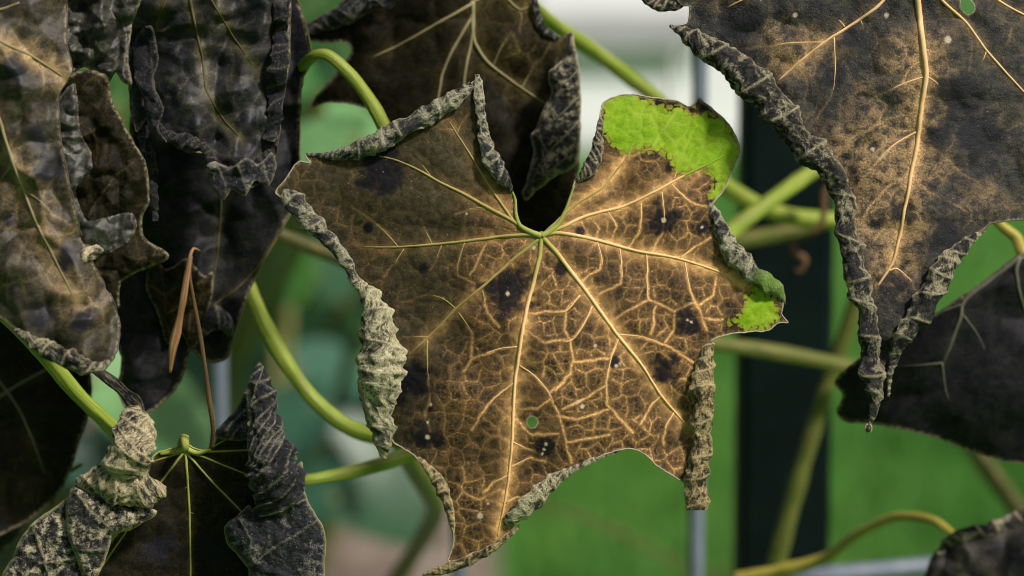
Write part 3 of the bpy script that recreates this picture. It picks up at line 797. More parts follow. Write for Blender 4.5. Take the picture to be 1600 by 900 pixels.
for z in (0.05, 1.38):
    wire('cross_wire', (0.02, -0.0055, z), (-0.012 - sp * 5 - 0.02, -0.0055, z), 0.0027, pan)
pr = P(1350, 889, 0.88)
pan2 = empty('wire_fence', (pr[0], pr[1], 0), 'grey wire fence rail low down right of the post', 'fence')
wire('cross_wire', (-0.03, 0.0, pr[2] - .004), (0.16, 0.03, pr[2] + 0.006), 0.0032, pan2)
wire('cross_wire', (-0.03, 0.0, pr[2] - .20), (0.16, 0.03, pr[2] - .19), 0.0032, pan2)
wire('upright_wire', (0.12, 0.018, 0.02), (0.12, 0.018, pr[2] + .01), 0.0027, pan2)

# ================================================================== STEMS
def stem(label, pts, radii, mat, name='vine', cat='vine', group='vine stems', ridges=5, nodes=(), sides=14):
    """pts: (photo x, photo y, distance) along the stem; radii in photo pixels at the focus distance"""
    c = catmull(pts, 5.0); n = len(c)
    far = c[:, 2] > 0.63; c[:, 2] = np.where(far, 0.63 + (c[:, 2] - 0.63) * 1.3, c[:, 2])
    C = P(c[:, 0], c[:, 1], c[:, 2]); o = C[0].copy()
    r = np.interp(np.linspace(0, 1, n), np.linspace(0, 1, len(radii)), radii) * PXM * (c[:, 2] / FOCUS) * 0.9
    t = np.linspace(0, 1, n)
    for (tn, amt) in nodes: r = r * (1 + amt * np.exp(-((t - tn) / 0.03)**2))
    r = r * (1 + 0.14 * fbm(np.arange(n) / 9.0, np.zeros(n), len(label), 3))
    V, F, tt, uv = tube_mesh(C - o, r, sides, ridges=ridges)
    ob = link(name, mesh_from(V, F, {'t': tt}, uv), mat)
    ob.location = tuple(o)
    return tag(ob, label, cat, group)
stem('light green stem slanting down at the far left edge', [(-60, 420, .60), (0, 484, .61), (60, 545, .615), (120, 615, .62), (178, 672, .63), (230, 740, .66)], [14, 13, 12, 13], M['stem'])
stem('green stem arching over beside the dark left leaf at the top', [(440, 250, .66), (455, 150, .645), (480, 95, .632), (510, 86, .628), (550, 120, .628), (582, 165, .629), (602, 205, .63), (640, 300, .64)], [7, 9, 11, 12, 13], M['stem'])
stem('thick green stem sweeping down behind the left curl of the big brown leaf', [(385, 440, .66), (410, 500, .66), (445, 565, .66), (490, 625, .66), (545, 668, .66), (620, 690, .67), (700, 700, .68)], [12, 13, 13, 12], M['stem'], nodes=((.95, .4),))
stem('yellow green stem running level to the lower left leaf', [(440, 752, .645), (480, 750, .65), (540, 740, .655), (600, 724, .66), (650, 705, .67), (700, 690, .68)], [9, 10, 12, 14], M['stem'])
stem('blurred grey green stem dropping behind the lowest lobe', [(630, 705, .69), (665, 760, .74), (680, 800, .80), (655, 850, .85), (610, 920, .90)], [16, 16, 15, 16], M['stem_olive'])
stem('green stem crossing the white wall above the green lobe', [(800, -20, .68), (860, 35, .70), (920, 75, .715), (980, 120, .725), (1030, 160, .73), (1100, 240, .75)], [12, 13, 13, 12], M['stem'])
stem('thick green stem rising to the right across the post', [(1080, 420, .70), (1145, 360, .715), (1200, 318, .72), (1260, 275, .73), (1340, 220, .74)], [13, 14, 14, 12], M['stem'])
stem('green stem falling to the right behind the crossing stem', [(1080, 250, .74), (1135, 293, .745), (1190, 325, .75), (1240, 340, .755), (1300, 345, .76), (1360, 350, .76)], [14, 15, 14, 12], M['stem'])
stem('shaded stem low behind the crossing stems', [(1080, 395, .78), (1140, 380, .78), (1210, 368, .78), (1280, 352, .78)], [12, 14, 14, 10], M['stem_olive'])
stem('olive stem running level across the post below the small green patch', [(1060, 528, .74), (1120, 538, .745), (1190, 548, .75), (1260, 560, .755), (1320, 572, .76), (1400, 590, .77)], [12, 13, 12, 11], M['stem_olive'])
stem('long olive stem slanting down in front of the post', [(1390, 330, .76), (1335, 480, .765), (1290, 610, .77), (1250, 740, .775), (1215, 870, .78), (1195, 960, .785)], [11, 13, 14, 15], M['stem_olive'])
stem('yellow tendril arching from the post foot to the corner leaf', [(1150, 905, .74), (1230, 890, .735), (1290, 872, .73), (1340, 835, .72), (1400, 808, .71), (1455, 812, .70), (1485, 832, .695), (1500, 850, .69)], [11, 11, 9, 8, 8, 7], M['stem_yellow'])
stem('short green stem tip at the right edge above the black leaf', [(1530, 300, .66), (1560, 348, .66), (1588, 372, .66), (1600, 400, .658), (1640, 430, .66)], [8, 9, 10, 9], M['stem_yellow'])
stem('dark shaded stem behind the left lobe tip', [(400, 345, .71), (440, 368, .71), (480, 385, .715), (525, 402, .72), (600, 430, .72)], [10, 12, 12, 11], M['stem_dark'])
stem('brown twig leaning in the lower right behind the black leaf', [(1490, 660, .85), (1530, 715, .86), (1570, 770, .87), (1620, 840, .88)], [14, 16, 17, 18], M['stem_dark'])
stem('copper coloured dry tendril hanging in a folded point beside the dark leaf', [(312, 392, .582), (303, 388, .580), (297, 400, .579), (292, 430, .580), (286, 470, .581), (277, 515, .583), (270, 545, .584), (266, 582, .586)], [1.5, 3, 5, 6, 5, 8, 6, 2], M['dry'], 'tendril', 'tendril', 'dry tendrils', ridges=3)
stem('thin dark brown dry strand hanging down to the lower left leaf', [(300, 400, .588), (297, 430, .587), (303, 470, .588), (312, 520, .590), (320, 570, .592), (327, 625, .594), (333, 670, .597), (330, 700, .60)], [1.5, 2.2, 3.2, 3.6, 3, 3.8, 3.4, 3], M['dry_dark'], 'tendril', 'tendril', 'dry tendrils', ridges=2)
stem('reddish brown dry tendril hooking down before the post', [(1305, 270, .745), (1288, 300, .745), (1286, 340, .745), (1270, 365, .745), (1245, 375, .75), (1240, 395, .75), (1258, 405, .75), (1250, 425, .75), (1243, 420, .75)], [5, 6, 6, 5, 4, 4, 6, 5, 2], M['dry_dark'], 'tendril', 'tendril', 'dry tendrils')
stem('faint grey thread of tendril looping against the white wall', [(1092, 50, .90), (1062, 62, .90), (1047, 90, .90), (1044, 125, .90), (1046, 165, .90)], [3, 3, 3, 3], mat_stem('thread', (0.4, 0.4, 0.38), (0.5, 0.5, 0.47)), 'tendril', 'tendril', 'dry tendrils')
stem('dark twiggy tendril above the left curled lobe', [(128, 725, .66), (110, 735, .66), (95, 732, .66), (84, 745, .66), (88, 765, .66), (80, 790, .66)], [3, 4, 5, 6, 5, 3], M['dry_dark'], 'tendril', 'tendril', 'dry tendrils')
stem('faint thin strand trailing across the lawn under the big leaf', [(790, 760, 1.1), (860, 795, 1.1), (930, 815, 1.1), (1000, 850, 1.1), (1075, 888, 1.1), (1150, 900, 1.1)], [3, 3, 3, 3], M['dry_dark'], 'tendril', 'tendril', 'dry tendrils')

# ================================================================== THE BIG BROWN LEAF
def z_main(x, y):
    l = np.clip((800 - x) / 380, 0, 1.2); r = np.clip((x - 880) / 340, 0, 1.2)
    z = 85 * l**1.4 + 18 * r**1.6
    z = z + 26 * np.clip((330 - y) / 200, 0, 1.2)**1.5
    z = z + 22 * np.clip((y - 600) / 280, 0, 1.2)**1.5 - 14 * np.exp(-((x - 860)**2 + (y - 540)**2) / 150.0**2)
    return z
J = (846, 369)
L = Leaf('vine_leaf', 'big brown star shaped leaf with amber veins and a bright green lobe', GRP, FOCUS, z_main, J, 1, (8.0, 95.0, 2, 0.5))
L.cellsize = (25, 10)
V_A, V_O = M['v_amber'], M['v_olive']
L.veins = [
    ([J, (828, 364), (801, 345), (762, 324), (723, 302), (688, 285), (653, 265), (618, 250), (585, 242)], 3.6, 1.2, [[(675, 278), (660, 258), (640, 240)], [(762, 324), (735, 326), (712, 335)]], V_O),
    ([J, (826, 362), (804, 347), (789, 326), (762, 287), (734, 240), (711, 205), (700, 185)], 2.8, 1.0, [[(709, 203), (698, 201), (688, 202)], [(714, 208), (722, 192), (731, 178)]], V_O),
    ([J, (820, 367), (785, 369), (750, 374), (688, 381), (618, 386), (565, 386)], 3.0, 1.2,
        [[(622, 385), (605, 366), (587, 349), (548, 322)], [(675, 381), (666, 362), (658, 342)], [(726, 378), (715, 414), (715, 430), (746, 445)], [(690, 383), (675, 420)], [(631, 389), (616, 412), (600, 433)]], V_O),
    ([J, (835, 380), (808, 400), (780, 425), (750, 451), (711, 484), (672, 524), (637, 556)], 3.0, 1.3,
        [[(712, 482), (693, 467), (668, 461), (628, 473)], [(668, 532), (668, 575), (672, 618), (664, 652)], [(754, 454), (762, 489), (780, 510)], [(717, 489), (737, 520), (737, 560)], [(672, 526), (650, 526), (628, 527)]], V_O),
    ([J, (843, 400), (834, 440), (824, 478), (816, 520), (811, 556), (805, 595), (802, 640), (800, 690), (795, 742), (786, 799), (777, 838)], 3.6, 1.5,
        [[(812, 571), (835, 587), (858, 614), (874, 649), (884, 688), (893, 723)], [(803, 598), (773, 622), (750, 649), (738, 672)], [(808, 542), (780, 545), (740, 560), (724, 579)],
         [(800, 690), (822, 700), (850, 708)], [(797, 730), (830, 715), (852, 722)], [(790, 786), (808, 776), (826, 782)], [(796, 742), (775, 752), (757, 770)]], V_A),
    ([J, (860, 384), (874, 400), (892, 424), (913, 451), (940, 489), (963, 521), (985, 548), (1006, 575), (1033, 618), (1076, 668)], 3.8, 1.6,
        [[(966, 523), (1002, 526), (1041, 540), (1084, 567)], [(967, 528), (956, 556), (948, 594), (950, 633), (967, 653), (990, 676)], [(1033, 618), (1015, 636), (1000, 662)], [(1053, 645), (1039, 668), (1037, 695)],
         [(925, 479), (912, 507), (892, 532), (850, 534), (818, 513)], [(906, 461), (884, 486), (850, 487), (827, 490)]], V_A),
    ([J, (874, 364), (928, 374), (994, 392), (1030, 398), (1064, 405), (1119, 423), (1162, 444)], 3.2, 1.4,
        [[(1070, 410), (1080, 458), (1096, 493), (1103, 517)], [(1010, 397), (1012, 433), (1013, 467), (1037, 479), (1054, 486), (1083, 473)], [(1062, 403), (1086, 386), (1110, 370)],
         [(968, 386), (971, 411), (970, 445), (934, 459)], [(932, 374), (940, 402), (939, 420), (911, 436)]], V_A),
    ([J, (862, 362), (878, 355), (917, 337), (975, 322), (1018, 302), (1049, 285), (1080, 269), (1119, 250), (1140, 238)], 3.0, 1.3,
        [[(1049, 288), (1072, 310), (1088, 320), (1105, 322)], [(950, 331), (964, 355), (956, 375)], [(1002, 318), (1002, 342), (999, 364), (985, 384)], [(1053, 280), (1068, 238), (1088, 194)], [(1034, 300), (1038, 335), (1034, 364), (1021, 392)]], V_A),
    ([J, (864, 352), (880, 336), (901, 318), (922, 306), (940, 294), (963, 267), (979, 246), (990, 220)], 2.6, 1.0, [[(979, 246), (1018, 232), (1035, 205), (1053, 178)], [(925, 339), (937, 358), (932, 374)]], V_O),
]
L.secs = [b for v in L.veins for b in v[3]] + [
    [(959, 498), (987, 482), (1013, 467)], [(1054, 492), (1052, 517), (1041, 535)], [(1024, 479), (1020, 510), (1015, 523)],
    [(892, 532), (895, 563), (890, 585), (869, 610)], [(953, 560), (925, 563), (895, 566)], [(884, 486), (883, 517), (892, 532)],
    [(1121, 433), (1114, 461), (1093, 476)], [(1100, 498), (1130, 500)], [(905, 340), (914, 361), (912, 372)],
    [(759, 380), (749, 402), (734, 430)], [(799, 411), (812, 445)], [(880, 640), (915, 622), (948, 600)], [(886, 690), (925, 684), (952, 680)],
    [(870, 650), (905, 655), (950, 640)], [(858, 614), (880, 600), (890, 585)], [(812, 640), (840, 636), (862, 622)], [(806, 655), (830, 680), (872, 676)]]
out_main = [(846, 368), (826, 361), (812, 352), (806, 333), (804, 312), (797, 291), (777, 268), (766, 244), (756, 213), (750, 178), (748, 140), (744, 124),
            (717, 152), (688, 171), (653, 191), (622, 208), (587, 227), (556, 236), (517, 242), (478, 241), (484, 254), (466, 253), (448, 277), (431, 302),
            (458, 318), (478, 341), (501, 364), (524, 388), (542, 413), (556, 440), (583, 462), (592, 500), (597, 535), (598, 570), (597, 606), (600, 640), (608, 676), (614, 690),
            (629, 700), (648, 712), (672, 742), (690, 772), (703, 805), (709, 843), (705, 862), (702, 878), (737, 870), (770, 852), (800, 830), (808, 806), (838, 776), (865, 752), (895, 733), (930, 716), (968, 703), (988, 702),
            (1006, 709), (1026, 727), (1047, 740), (1066, 752), (1086, 760), (1092, 723), (1096, 688), (1099, 649), (1097, 610), (1100, 570), (1107, 536), (1131, 524), (1166, 519), (1200, 516), (1216, 505), (1231, 504), (1222, 491),
            (1222, 470), (1204, 450), (1181, 434), (1162, 417), (1143, 394), (1128, 366), (1119, 341), (1111, 322), (1124, 306), (1134, 291), (1146, 263), (1156, 236), (1152, 217), (1138, 193), (1123, 178),
            (1101, 160), (1092, 154), (1084, 162), (1074, 166), (1057, 158), (1033, 154), (1010, 151), (979, 147), (963, 151), (944, 160), (937, 186), (933, 217), (931, 238), (916, 266), (898, 284),
            (891, 306), (884, 326), (872, 350), (858, 363)]
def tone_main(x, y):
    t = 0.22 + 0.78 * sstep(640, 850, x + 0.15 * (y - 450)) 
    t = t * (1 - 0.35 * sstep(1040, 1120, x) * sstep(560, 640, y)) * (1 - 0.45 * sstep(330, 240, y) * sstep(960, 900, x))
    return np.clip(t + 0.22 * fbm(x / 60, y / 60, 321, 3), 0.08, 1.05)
green_main = [[(938, 150), (936, 197), (950, 221), (971, 240), (983, 242), (1018, 232), (1041, 238), (1051, 265), (1072, 275), (1094, 265), (1112, 285), (1108, 316), (1131, 300), (1144, 275), (1160, 240), (1156, 215), (1130, 180), (1104, 172), (1086, 178), (1066, 164), (1020, 158), (985, 142), (960, 144)],
              [(1140, 508), (1158, 490), (1165, 462), (1185, 452), (1212, 462), (1222, 480), (1218, 500), (1200, 514), (1166, 518)]]
spots_main = [(792, 456, 46), (1035, 343, 30), (1097, 355, 11), (597, 268, 42), (668, 684, 25), (642, 600, 38), (1078, 498, 25), (1040, 575, 24), (663, 418, 9), (905, 360, 9), (876, 420, 12), (1030, 166, 11), (1013, 178, 8), (1100, 168, 12), (1000, 155, 9), (1052, 168, 8), (1098, 188, 6), (1080, 170, 7),
              (672, 640, 7), (960, 565, 9), (850, 700, 16), (985, 710, 14), (1060, 162, 7), (575, 355, 9), (1047, 262, 8)]
pale_main = [(1037, 344, 4.0), (1097, 355, 2.4), (668, 683, 4.0), (673, 632, 2.4), (668, 660, 2), (1074, 500, 1.8), (1080, 503, 2.2), (846, 380, 3.2), (834, 387, 3.2), (853, 694, 2.6), (850, 702, 2.6), (847, 709, 2.4), (750, 806, 5), (762, 787, 2), (930, 540, 3),
             (1022, 294, 2.6), (793, 459, 3.4), (910, 635, 3.5), (903, 628, 2.5), (963, 572, 3), (969, 568, 2), (729, 334, 2), (693, 467, 1.8)]
hole_main = [(824, 656), (829, 651), (837, 653), (840, 659), (836, 667), (829, 668), (825, 663)]
L.gpoly = green_main
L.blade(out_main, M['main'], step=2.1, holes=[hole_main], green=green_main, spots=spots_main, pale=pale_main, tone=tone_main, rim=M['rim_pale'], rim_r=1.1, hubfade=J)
L.add_veins(V_A, 1.05)
U = M['u_main']
L.roll([(738, 132, 7), (717, 149, 14), (688, 168, 16), (653, 188, 17), (622, 206, 18), (587, 225, 19), (556, 236, 15), (517, 242, 8), (478, 241, 2)], -1, U, seed=1, lean=0.3, dz=-3, gap=1.5)
L.roll([(745, 116, 4), (748, 132, 8), (749, 150, 9), (751, 178, 9), (756, 213, 11), (766, 244, 14), (778, 268, 15), (792, 287, 9), (800, 300, 3)], 1, U, seed=2, lean=0.5, dz=-2, gap=1.8)
L.roll([(440, 304, 14), (455, 311, 20), (470, 328, 20), (487, 348, 17), (508, 369, 14), (527, 390, 13), (542, 413, 11), (556, 440, 10)], -1, U, seed=3, lean=0.4, dz=-6, gap=1.8)
L.roll([(548, 428, 9), (562, 444, 11), (580, 466, 21), (590, 497, 29), (594, 532, 35), (595, 567, 36), (594, 606, 34), (594, 641, 30), (600, 672, 23), (600, 698, 15), (599, 716, 6)], -1, M['u_pale'], seed=4, lean=0.3, gap=1.1, dz=-2, bulge=0.12)
L.roll([(645, 708, 2), (658, 719, 5), (679, 742, 10), (695, 770, 12), (704, 802, 9), (709, 830, 5), (709, 848, 2)], -1, M['u_tan'], seed=5, lean=0.3, gap=1.6)
L.roll([(660, 898, 2.5), (680, 893, 7), (705, 886, 10), (740, 871, 10), (770, 855, 8), (795, 836, 6), (812, 822, 3)], -1, M['u_tan'], seed=6, lean=0.2, gap=2.0)
L.roll([(788, 820, 3), (797, 811, 10), (815, 797, 16), (840, 775, 17), (865, 752, 13), (893, 735, 8), (930, 717, 5), (968, 705, 2)], -1, M['u_pale'], seed=7, lean=0.25, gap=1.3)
L.roll([(1112, 533, 7), (1105, 552, 13), (1101, 575, 18), (1098, 610, 23), (1098, 649, 21), (1096, 688, 18), (1091, 723, 22), (1088, 752, 20), (1088, 778, 20), (1088, 797, 18)], 1, M['u_tan'], seed=8, lean=0.4, gap=1.5, bulge=0.16)
L.roll([(1108, 316, 4), (1117, 333, 9), (1123, 348, 12), (1131, 368, 15), (1145, 392, 19), (1163, 415, 20), (1183, 433, 18), (1204, 446, 16), (1218, 458, 10), (1226, 476, 3)], 1, M['u_main'], seed=9, lean=0.5, gap=1.5, bulge=0.16, green=(.6, .75, .92, 1.0))
L.roll([(944, 165, 2), (939, 190, 6), (935, 217, 8), (932, 240, 11), (922, 262, 13), (912, 276, 9), (898, 284, 3)], -1, M['u_dark'], seed=10, lean=0.8, gap=0.7)
L.stalk([(846, 366, -.0003), (846, 372, .004), (838, 400, .016), (800, 500, .036), (740, 610, .05), (690, 690, .062)], [5, 6, 6, 7, 8], M['stem'])
# thick green vein bases that rim the notch
for a in ([(846, 369), (828, 362), (812, 352), (806, 334), (805, 312), (799, 296)], [(846, 369), (860, 361), (873, 349), (884, 328), (891, 308), (897, 290)]):
    c = catmull(a, 3.0); z = L.zq(c[:, 0], c[:, 1])
    r = np.linspace(5.0, 1.4, len(c))
    V, F, t, uv = tube_mesh(L.pts(c[:, 0], c[:, 1], z - 1.0), r * PXM, 10)
    link('notch_vein', mesh_from(V, F, {'t': t * 0.5}, uv), M['v_green'], L.root)

# ================================================================== LEAF AT THE UPPER RIGHT
def z_right(x, y):
    return (-10 * np.exp(-((x - 1440) / 90.0)**2) + 55 * np.clip((x - 1460) / 200, 0, 2)**1.3 + 22 * np.clip((1250 - x) / 180, 0, 1.5)
            + 22 * np.clip((-y) / 120, 0, 2) - 14 * np.clip((y - 350) / 250, 0, 1))
Rf = Leaf('vine_leaf', 'large black and bronze leaf hanging to a rolled point at the upper right', GRP, FOCUS - .002, z_right, (1432, -110), 2, (13.0, 110.0, 3, 0.7))
Rf.cellsize = (40, 17); JR = (1430, -115)
Rf.veins = [
    ([JR, (1431, -50), (1434, 0), (1443, 78), (1447, 117), (1439, 175), (1434, 218), (1424, 272), (1415, 320), (1403, 380), (1392, 416), (1370, 448)], 6.0, 2.0,
        [[(1445, 120), (1408, 132), (1369, 152)], [(1446, 118), (1462, 128), (1476, 142)], [(1432, 206), (1393, 229), (1346, 280)], [(1445, 78), (1456, 80)], [(1388, 424), (1402, 420), (1425, 440), (1432, 460)]]),
    ([JR, (1408, -50), (1381, 0), (1342, 31), (1288, 66), (1249, 97), (1216, 126)], 3.4, 1.5, [[(1288, 66), (1233, 67), (1156, 78)], [(1303, 58), (1305, 109), (1299, 152), (1274, 187)], [(1320, 42), (1312, 32), (1300, 27)], [(1344, 30), (1350, 44)]]),
    ([JR, (1450, -40), (1472, 0), (1509, 35), (1544, 82), (1600, 144), (1660, 210)], 3.0, 1.4, [[(1541, 80), (1534, 100)]]),
    ([JR, (1490, -60), (1552, -5), (1600, 23), (1680, 60)], 2.8, 1.4, []),
    ([JR, (1300, -70), (1200, -20), (1130, 15)], 2.8, 1.2, []),
]
Rf.secs = [b for v in Rf.veins for b in v[3]] + [[(1369, 152), (1385, 165), (1372, 190), (1400, 205), (1432, 204)], [(1408, 132), (1420, 110), (1440, 92)], [(1288, 66), (1262, 48), (1230, 40)], [(1249, 97), (1262, 130), (1258, 160)], [(1439, 175), (1400, 180), (1362, 200), (1330, 215)], [(1424, 272), (1450, 300), (1480, 312), (1510, 330)], [(1434, 218), (1470, 240), (1500, 270), (1530, 285)], [(1424, 272), (1390, 290), (1360, 320), (1345, 350)], [(1412, 335), (1385, 350), (1362, 380)], [(1445, 100), (1475, 130), (1490, 170)], [(1509, 35), (1520, 70), (1515, 110)], [(1544, 82), (1575, 90), (1600, 88)]]
out_r = [(1432, -125), (1300, -170), (1120, -140), (1020, -70), (1060, 2), (1076, 10), (1074, 36), (1052, 42), (1074, 54), (1097, 70), (1132, 95), (1175, 130), (1202, 158), (1229, 196), (1257, 228), (1288, 255), (1307, 282), (1319, 313), (1323, 350),
         (1326, 370), (1333, 407), (1343, 447), (1356, 487), (1361, 522), (1364, 558), (1368, 590), (1378, 575), (1388, 560), (1399, 545), (1412, 522), (1434, 491), (1456, 451), (1478, 416), (1505, 384), (1536, 360), (1550, 349), (1577, 345), (1600, 343), (1660, 330), (1760, 220), (1780, 40), (1700, -120), (1560, -180)]
def tone_r(x, y):
    d, _ = segdist(x, y, [(1447, 60), (1440, 175), (1424, 272), (1395, 410)])
    t = 1.05 * np.exp(-(d / 38)**1.3) * sstep(10, 90, y) * np.where(x > 1440, .75, 1)
    t = np.maximum(t, 0.8 * np.exp(-((x - 1360) / 90.0)**2 - ((y - 285) / 120.0)**2))
    t = np.maximum(t, 0.55 * np.exp(-((x - 1240) / 70.0)**2 - ((y - 90) / 40.0)**2))
    t = np.maximum(t, 0.50 * np.exp(-((x - 1545) / 60.0)**2 - ((y - 315) / 40.0)**2))
    return np.clip(t + 0.2 + 0.3 * fbm(x / 45, y / 45, 77, 4), 0.03, 1)
Rf.blade(out_r, M['right'], step=2.6, holes=[[(1502, 0), (1512, -3), (1522, 8), (1521, 18), (1512, 22), (1503, 14)]],
         spots=[(1395, 455, 34), (1475, 370, 30), (1410, 330, 22), (1500, 150, 40), (1530, 220, 40), (1470, 215, 26), (1370, 350, 16), (1300, 120, 22), (1365, 232, 9), (1330, 60, 26), (1150, 40, 40)],
         pale=[(1364, 233, 3.6), (1385, 24, 4), (1481, 62, 6), (1242, 24, 4), (1378, 246, 3), (1382, 242, 4), (1375, 249, 2.5)], tone=tone_r, rim=M['rim'], halo=8, wide_halo=20, netamt=.8)
Rf.add_veins(M['v_tan'])
Rf.roll([(1046, 40, 3), (1068, 51, 12), (1097, 70, 22), (1132, 93, 26), (1175, 128, 30), (1202, 156, 30), (1229, 194, 28), (1257, 226, 25), (1288, 253, 25), (1307, 282, 22), (1317, 315, 20), (1320, 345, 20), (1324, 370, 21), (1332, 407, 22), (1343, 447, 22),
         (1354, 487, 18), (1359, 522, 19), (1362, 558, 23), (1364, 589, 22), (1367, 620, 15), (1364, 648, 7), (1357, 668, 3)], -1, M['u_dark'], seed=1, lean=0.45, gap=1.9, bulge=0.17)
Rf.roll([(1540, 358, 3), (1520, 372, 8), (1504, 386, 13), (1479, 416, 20), (1458, 451, 23), (1436, 491, 22), (1413, 522, 18), (1400, 549, 12), (1391, 580, 6), (1388, 620, 3)], 1, M['u_dark'], seed=2, lean=0.4, gap=1.8, bulge=0.16)
Rf.roll([(1003, -8, 9), (1018, 2, 12), (1040, 8, 12), (1062, 4, 10), (1078, -6, 7)], -1, M['u_dark'], seed=3, lean=0.5, dz=10)
# ring-shaped dried tip
c = np.array([(1357 + 5.0 * math.cos(a), 669 + 6.5 * math.sin(a)) for a in np.linspace(-1.2, 4.6, 20)])
V, F, t, uv = tube_mesh(Rf.pts(c[:, 0], c[:, 1], Rf.z(c[:, 0], c[:, 1]) - 8), np.full(20, 1.1) * PXM, 6)
link('tip', mesh_from(V, F, {'t': 0.1 + 0 * t}, uv), M['rim_pale'], Rf.root)

cc = Rf.pts(np.array([1357.0]), np.array([670.0]), np.array([float(Rf.z(np.array([1357.0]), np.array([669.0]))[0]) - 8]))[0]
C = np.array([cc + UP * PXM * k for k in (-6.0, -5.2, -3.5, -1, 1.5, 3.8, 5.4, 6.0)])
V, F, t, uv = tube_mesh(C, np.array([.4, 2.2, 3.9, 4.6, 4.2, 2.8, 1.2, .3]) * PXM, 12)
Nd = NT('water_drop'); link('drop', mesh_from(V, F, {'t': t}, uv), Nd.finish((0.03, 0.028, 0.02), 0.08, 0.5), Rf.root)

# ================================================================== BLACK LEAF AT THE RIGHT EDGE
Cf = Leaf('vine_leaf', 'black violet leaf with pale grey veins at the right edge, out of focus', GRP, .655, lambda x, y: 60 * np.clip((1480 - x) / 180, 0, 1.3)**1.3 + 55 * np.clip((y - 600) / 110, 0, 1.4)**1.3, (1594, 402), 3, (14.0, 120.0, 2, 0.25))
Cf.pleats = ((14, 60, 1.1, 1.2),)
Cf.cellsize = (60, 22)
Cf.veins = [([(1594, 402), (1560, 428), (1520, 458), (1504, 476), (1501, 496), (1488, 532), (1474, 567)], 4.0, 2.6, [[(1503, 490), (1527, 522), (1545, 560)], [(1502, 476), (1470, 488), (1440, 505)], [(1474, 567), (1440, 570), (1400, 572)], [(1472, 568), (1478, 610), (1490, 640)]]),
            ([(1594, 402), (1588, 425), (1594, 460), (1602, 490)], 4.0, 2.4, []), ([(1594, 402), (1640, 420), (1700, 450)], 3, 2, [])]
Cf.secs = [b for v in Cf.veins for b in v[3]]
Cf.blade([(1586, 402), (1600, 396), (1660, 380), (1720, 420), (1740, 600), (1680, 730), (1600, 725), (1560, 718), (1506, 700), (1461, 683), (1403, 669), (1354, 661), (1321, 658), (1308, 643), (1317, 617), (1305, 601), (1310, 588), (1330, 570), (1380, 535), (1435, 507), (1470, 485), (1528, 446)],
         M['dark'], step=4.0, tone=lambda x, y: 0.25 + 0 * x, netamt=.5, rim=M['rim'], halo=6, wide_halo=14)
Cf.add_veins(M['v_grey'])
Cf.roll([(1400, 664, 3), (1430, 655, 9), (1470, 652, 13), (1510, 655, 14), (1550, 665, 10), (1580, 675, 3)], -1, M['u_black'], seed=4, dz=25)

# ================================================================== LEAF IN THE BOTTOM RIGHT CORNER
Df = Leaf('vine_leaf', 'grey brown drooping leaf in the bottom right corner under the yellow tendril', GRP, .685, lambda x, y: 40 * np.clip((860 - y) / 50, 0, 1)**2, (1498, 848), 4, (16.0, 80.0, 2, 0.8))
Df.pleats = ((16, 38, .3, 1.2),)
Df.cellsize = (45, 18)
Df.veins = [([(1498, 848), (1530, 842), (1570, 832), (1640, 815)], 3.5, 2.0, []), ([(1498, 848), (1500, 880), (1505, 930)], 3.0, 2.0, []), ([(1498, 848), (1540, 880), (1580, 930)], 3, 2, [])]
Df.add_veins(M['v_grey'])
Df.roll([(1462, 872, 4), (1478, 852, 10), (1505, 836, 13), (1545, 828, 12), (1590, 812, 14), (1640, 800, 12)], 1, M['u_dark'], seed=2, lean=.4, gap=1.8, dz=-20)
Df.blade([(1475, 850), (1490, 838), (1510, 832), (1560, 822), (1600, 806), (1680, 790), (1720, 900), (1650, 980), (1480, 980), (1435, 940), (1448, 890), (1458, 868)], M['dark'], step=3.6, inflate=(22, 22), tone=lambda x, y: .4 + 0 * x, rim=M['rim'])

# ================================================================== LEAF BEHIND, TOP CENTRE
def z_e(x, y):
    return 70 * np.clip((690 - x) / 200, 0, 1.3)**1.4 + 30 * np.clip((x - 760) / 140, 0, 1)**2 + 25 * np.clip(y / 300, 0, 1.2)
Ef = Leaf('vine_leaf', 'dark olive leaf behind at the top centre with a folded right side lobe', GRP, .645, z_e, (740, 2), 5, (12.0, 110.0, 2, 0.7))
Ef.pleats = ((10, 55, .6, 1.3),)
Ef.cellsize = (38, 15); JE = (739, 2)
Ef.veins = [(([JE, (736, 7), (679, 39), (629, 68), (580, 90)]), 3.4, 1.6, []), ([JE, (737, 25), (707, 78), (690, 121), (684, 160), (680, 220)], 3.2, 1.6, []), ([JE, (739, 46), (729, 100), (725, 132), (722, 200)], 3.4, 1.8, []),
            ([JE, (738, 40), (742, 66), (761, 96), (796, 124), (832, 149), (856, 165)], 3.8, 1.8, [[(815, 138), (826, 118), (835, 100)], [(770, 104), (785, 70), (800, 50)]]), ([JE, (780, -10), (812, 15), (835, 5)], 3, 1.5, [[(808, 12), (815, 25), (812, 50)]])]
Ef.secs = [b for v in Ef.veins for b in v[3]] + [[(800, 50), (812, 80), (790, 90)], [(835, 100), (850, 90), (860, 70)]]
Ef.blade([(740, -40), (800, -60), (840, -30), (832, 5), (836, 28), (847, 50), (871, 60), (892, 52), (897, 75), (905, 124), (906, 195), (904, 260), (890, 320), (860, 380), (780, 420), (700, 330), (640, 240), (600, 185), (560, 165), (515, 160), (484, 166), (520, 120), (548, 84), (540, 66),
          (500, 66), (462, 55), (475, 40), (522, 14), (560, -20), (640, -60)], M['olive'], step=3.2, tone=lambda x, y: .25 + .75 * sstep(700, 800, x) * sstep(220, 60, y), rim=M['rim'], netamt=.9)
Ef.add_veins(M['v_pale'])
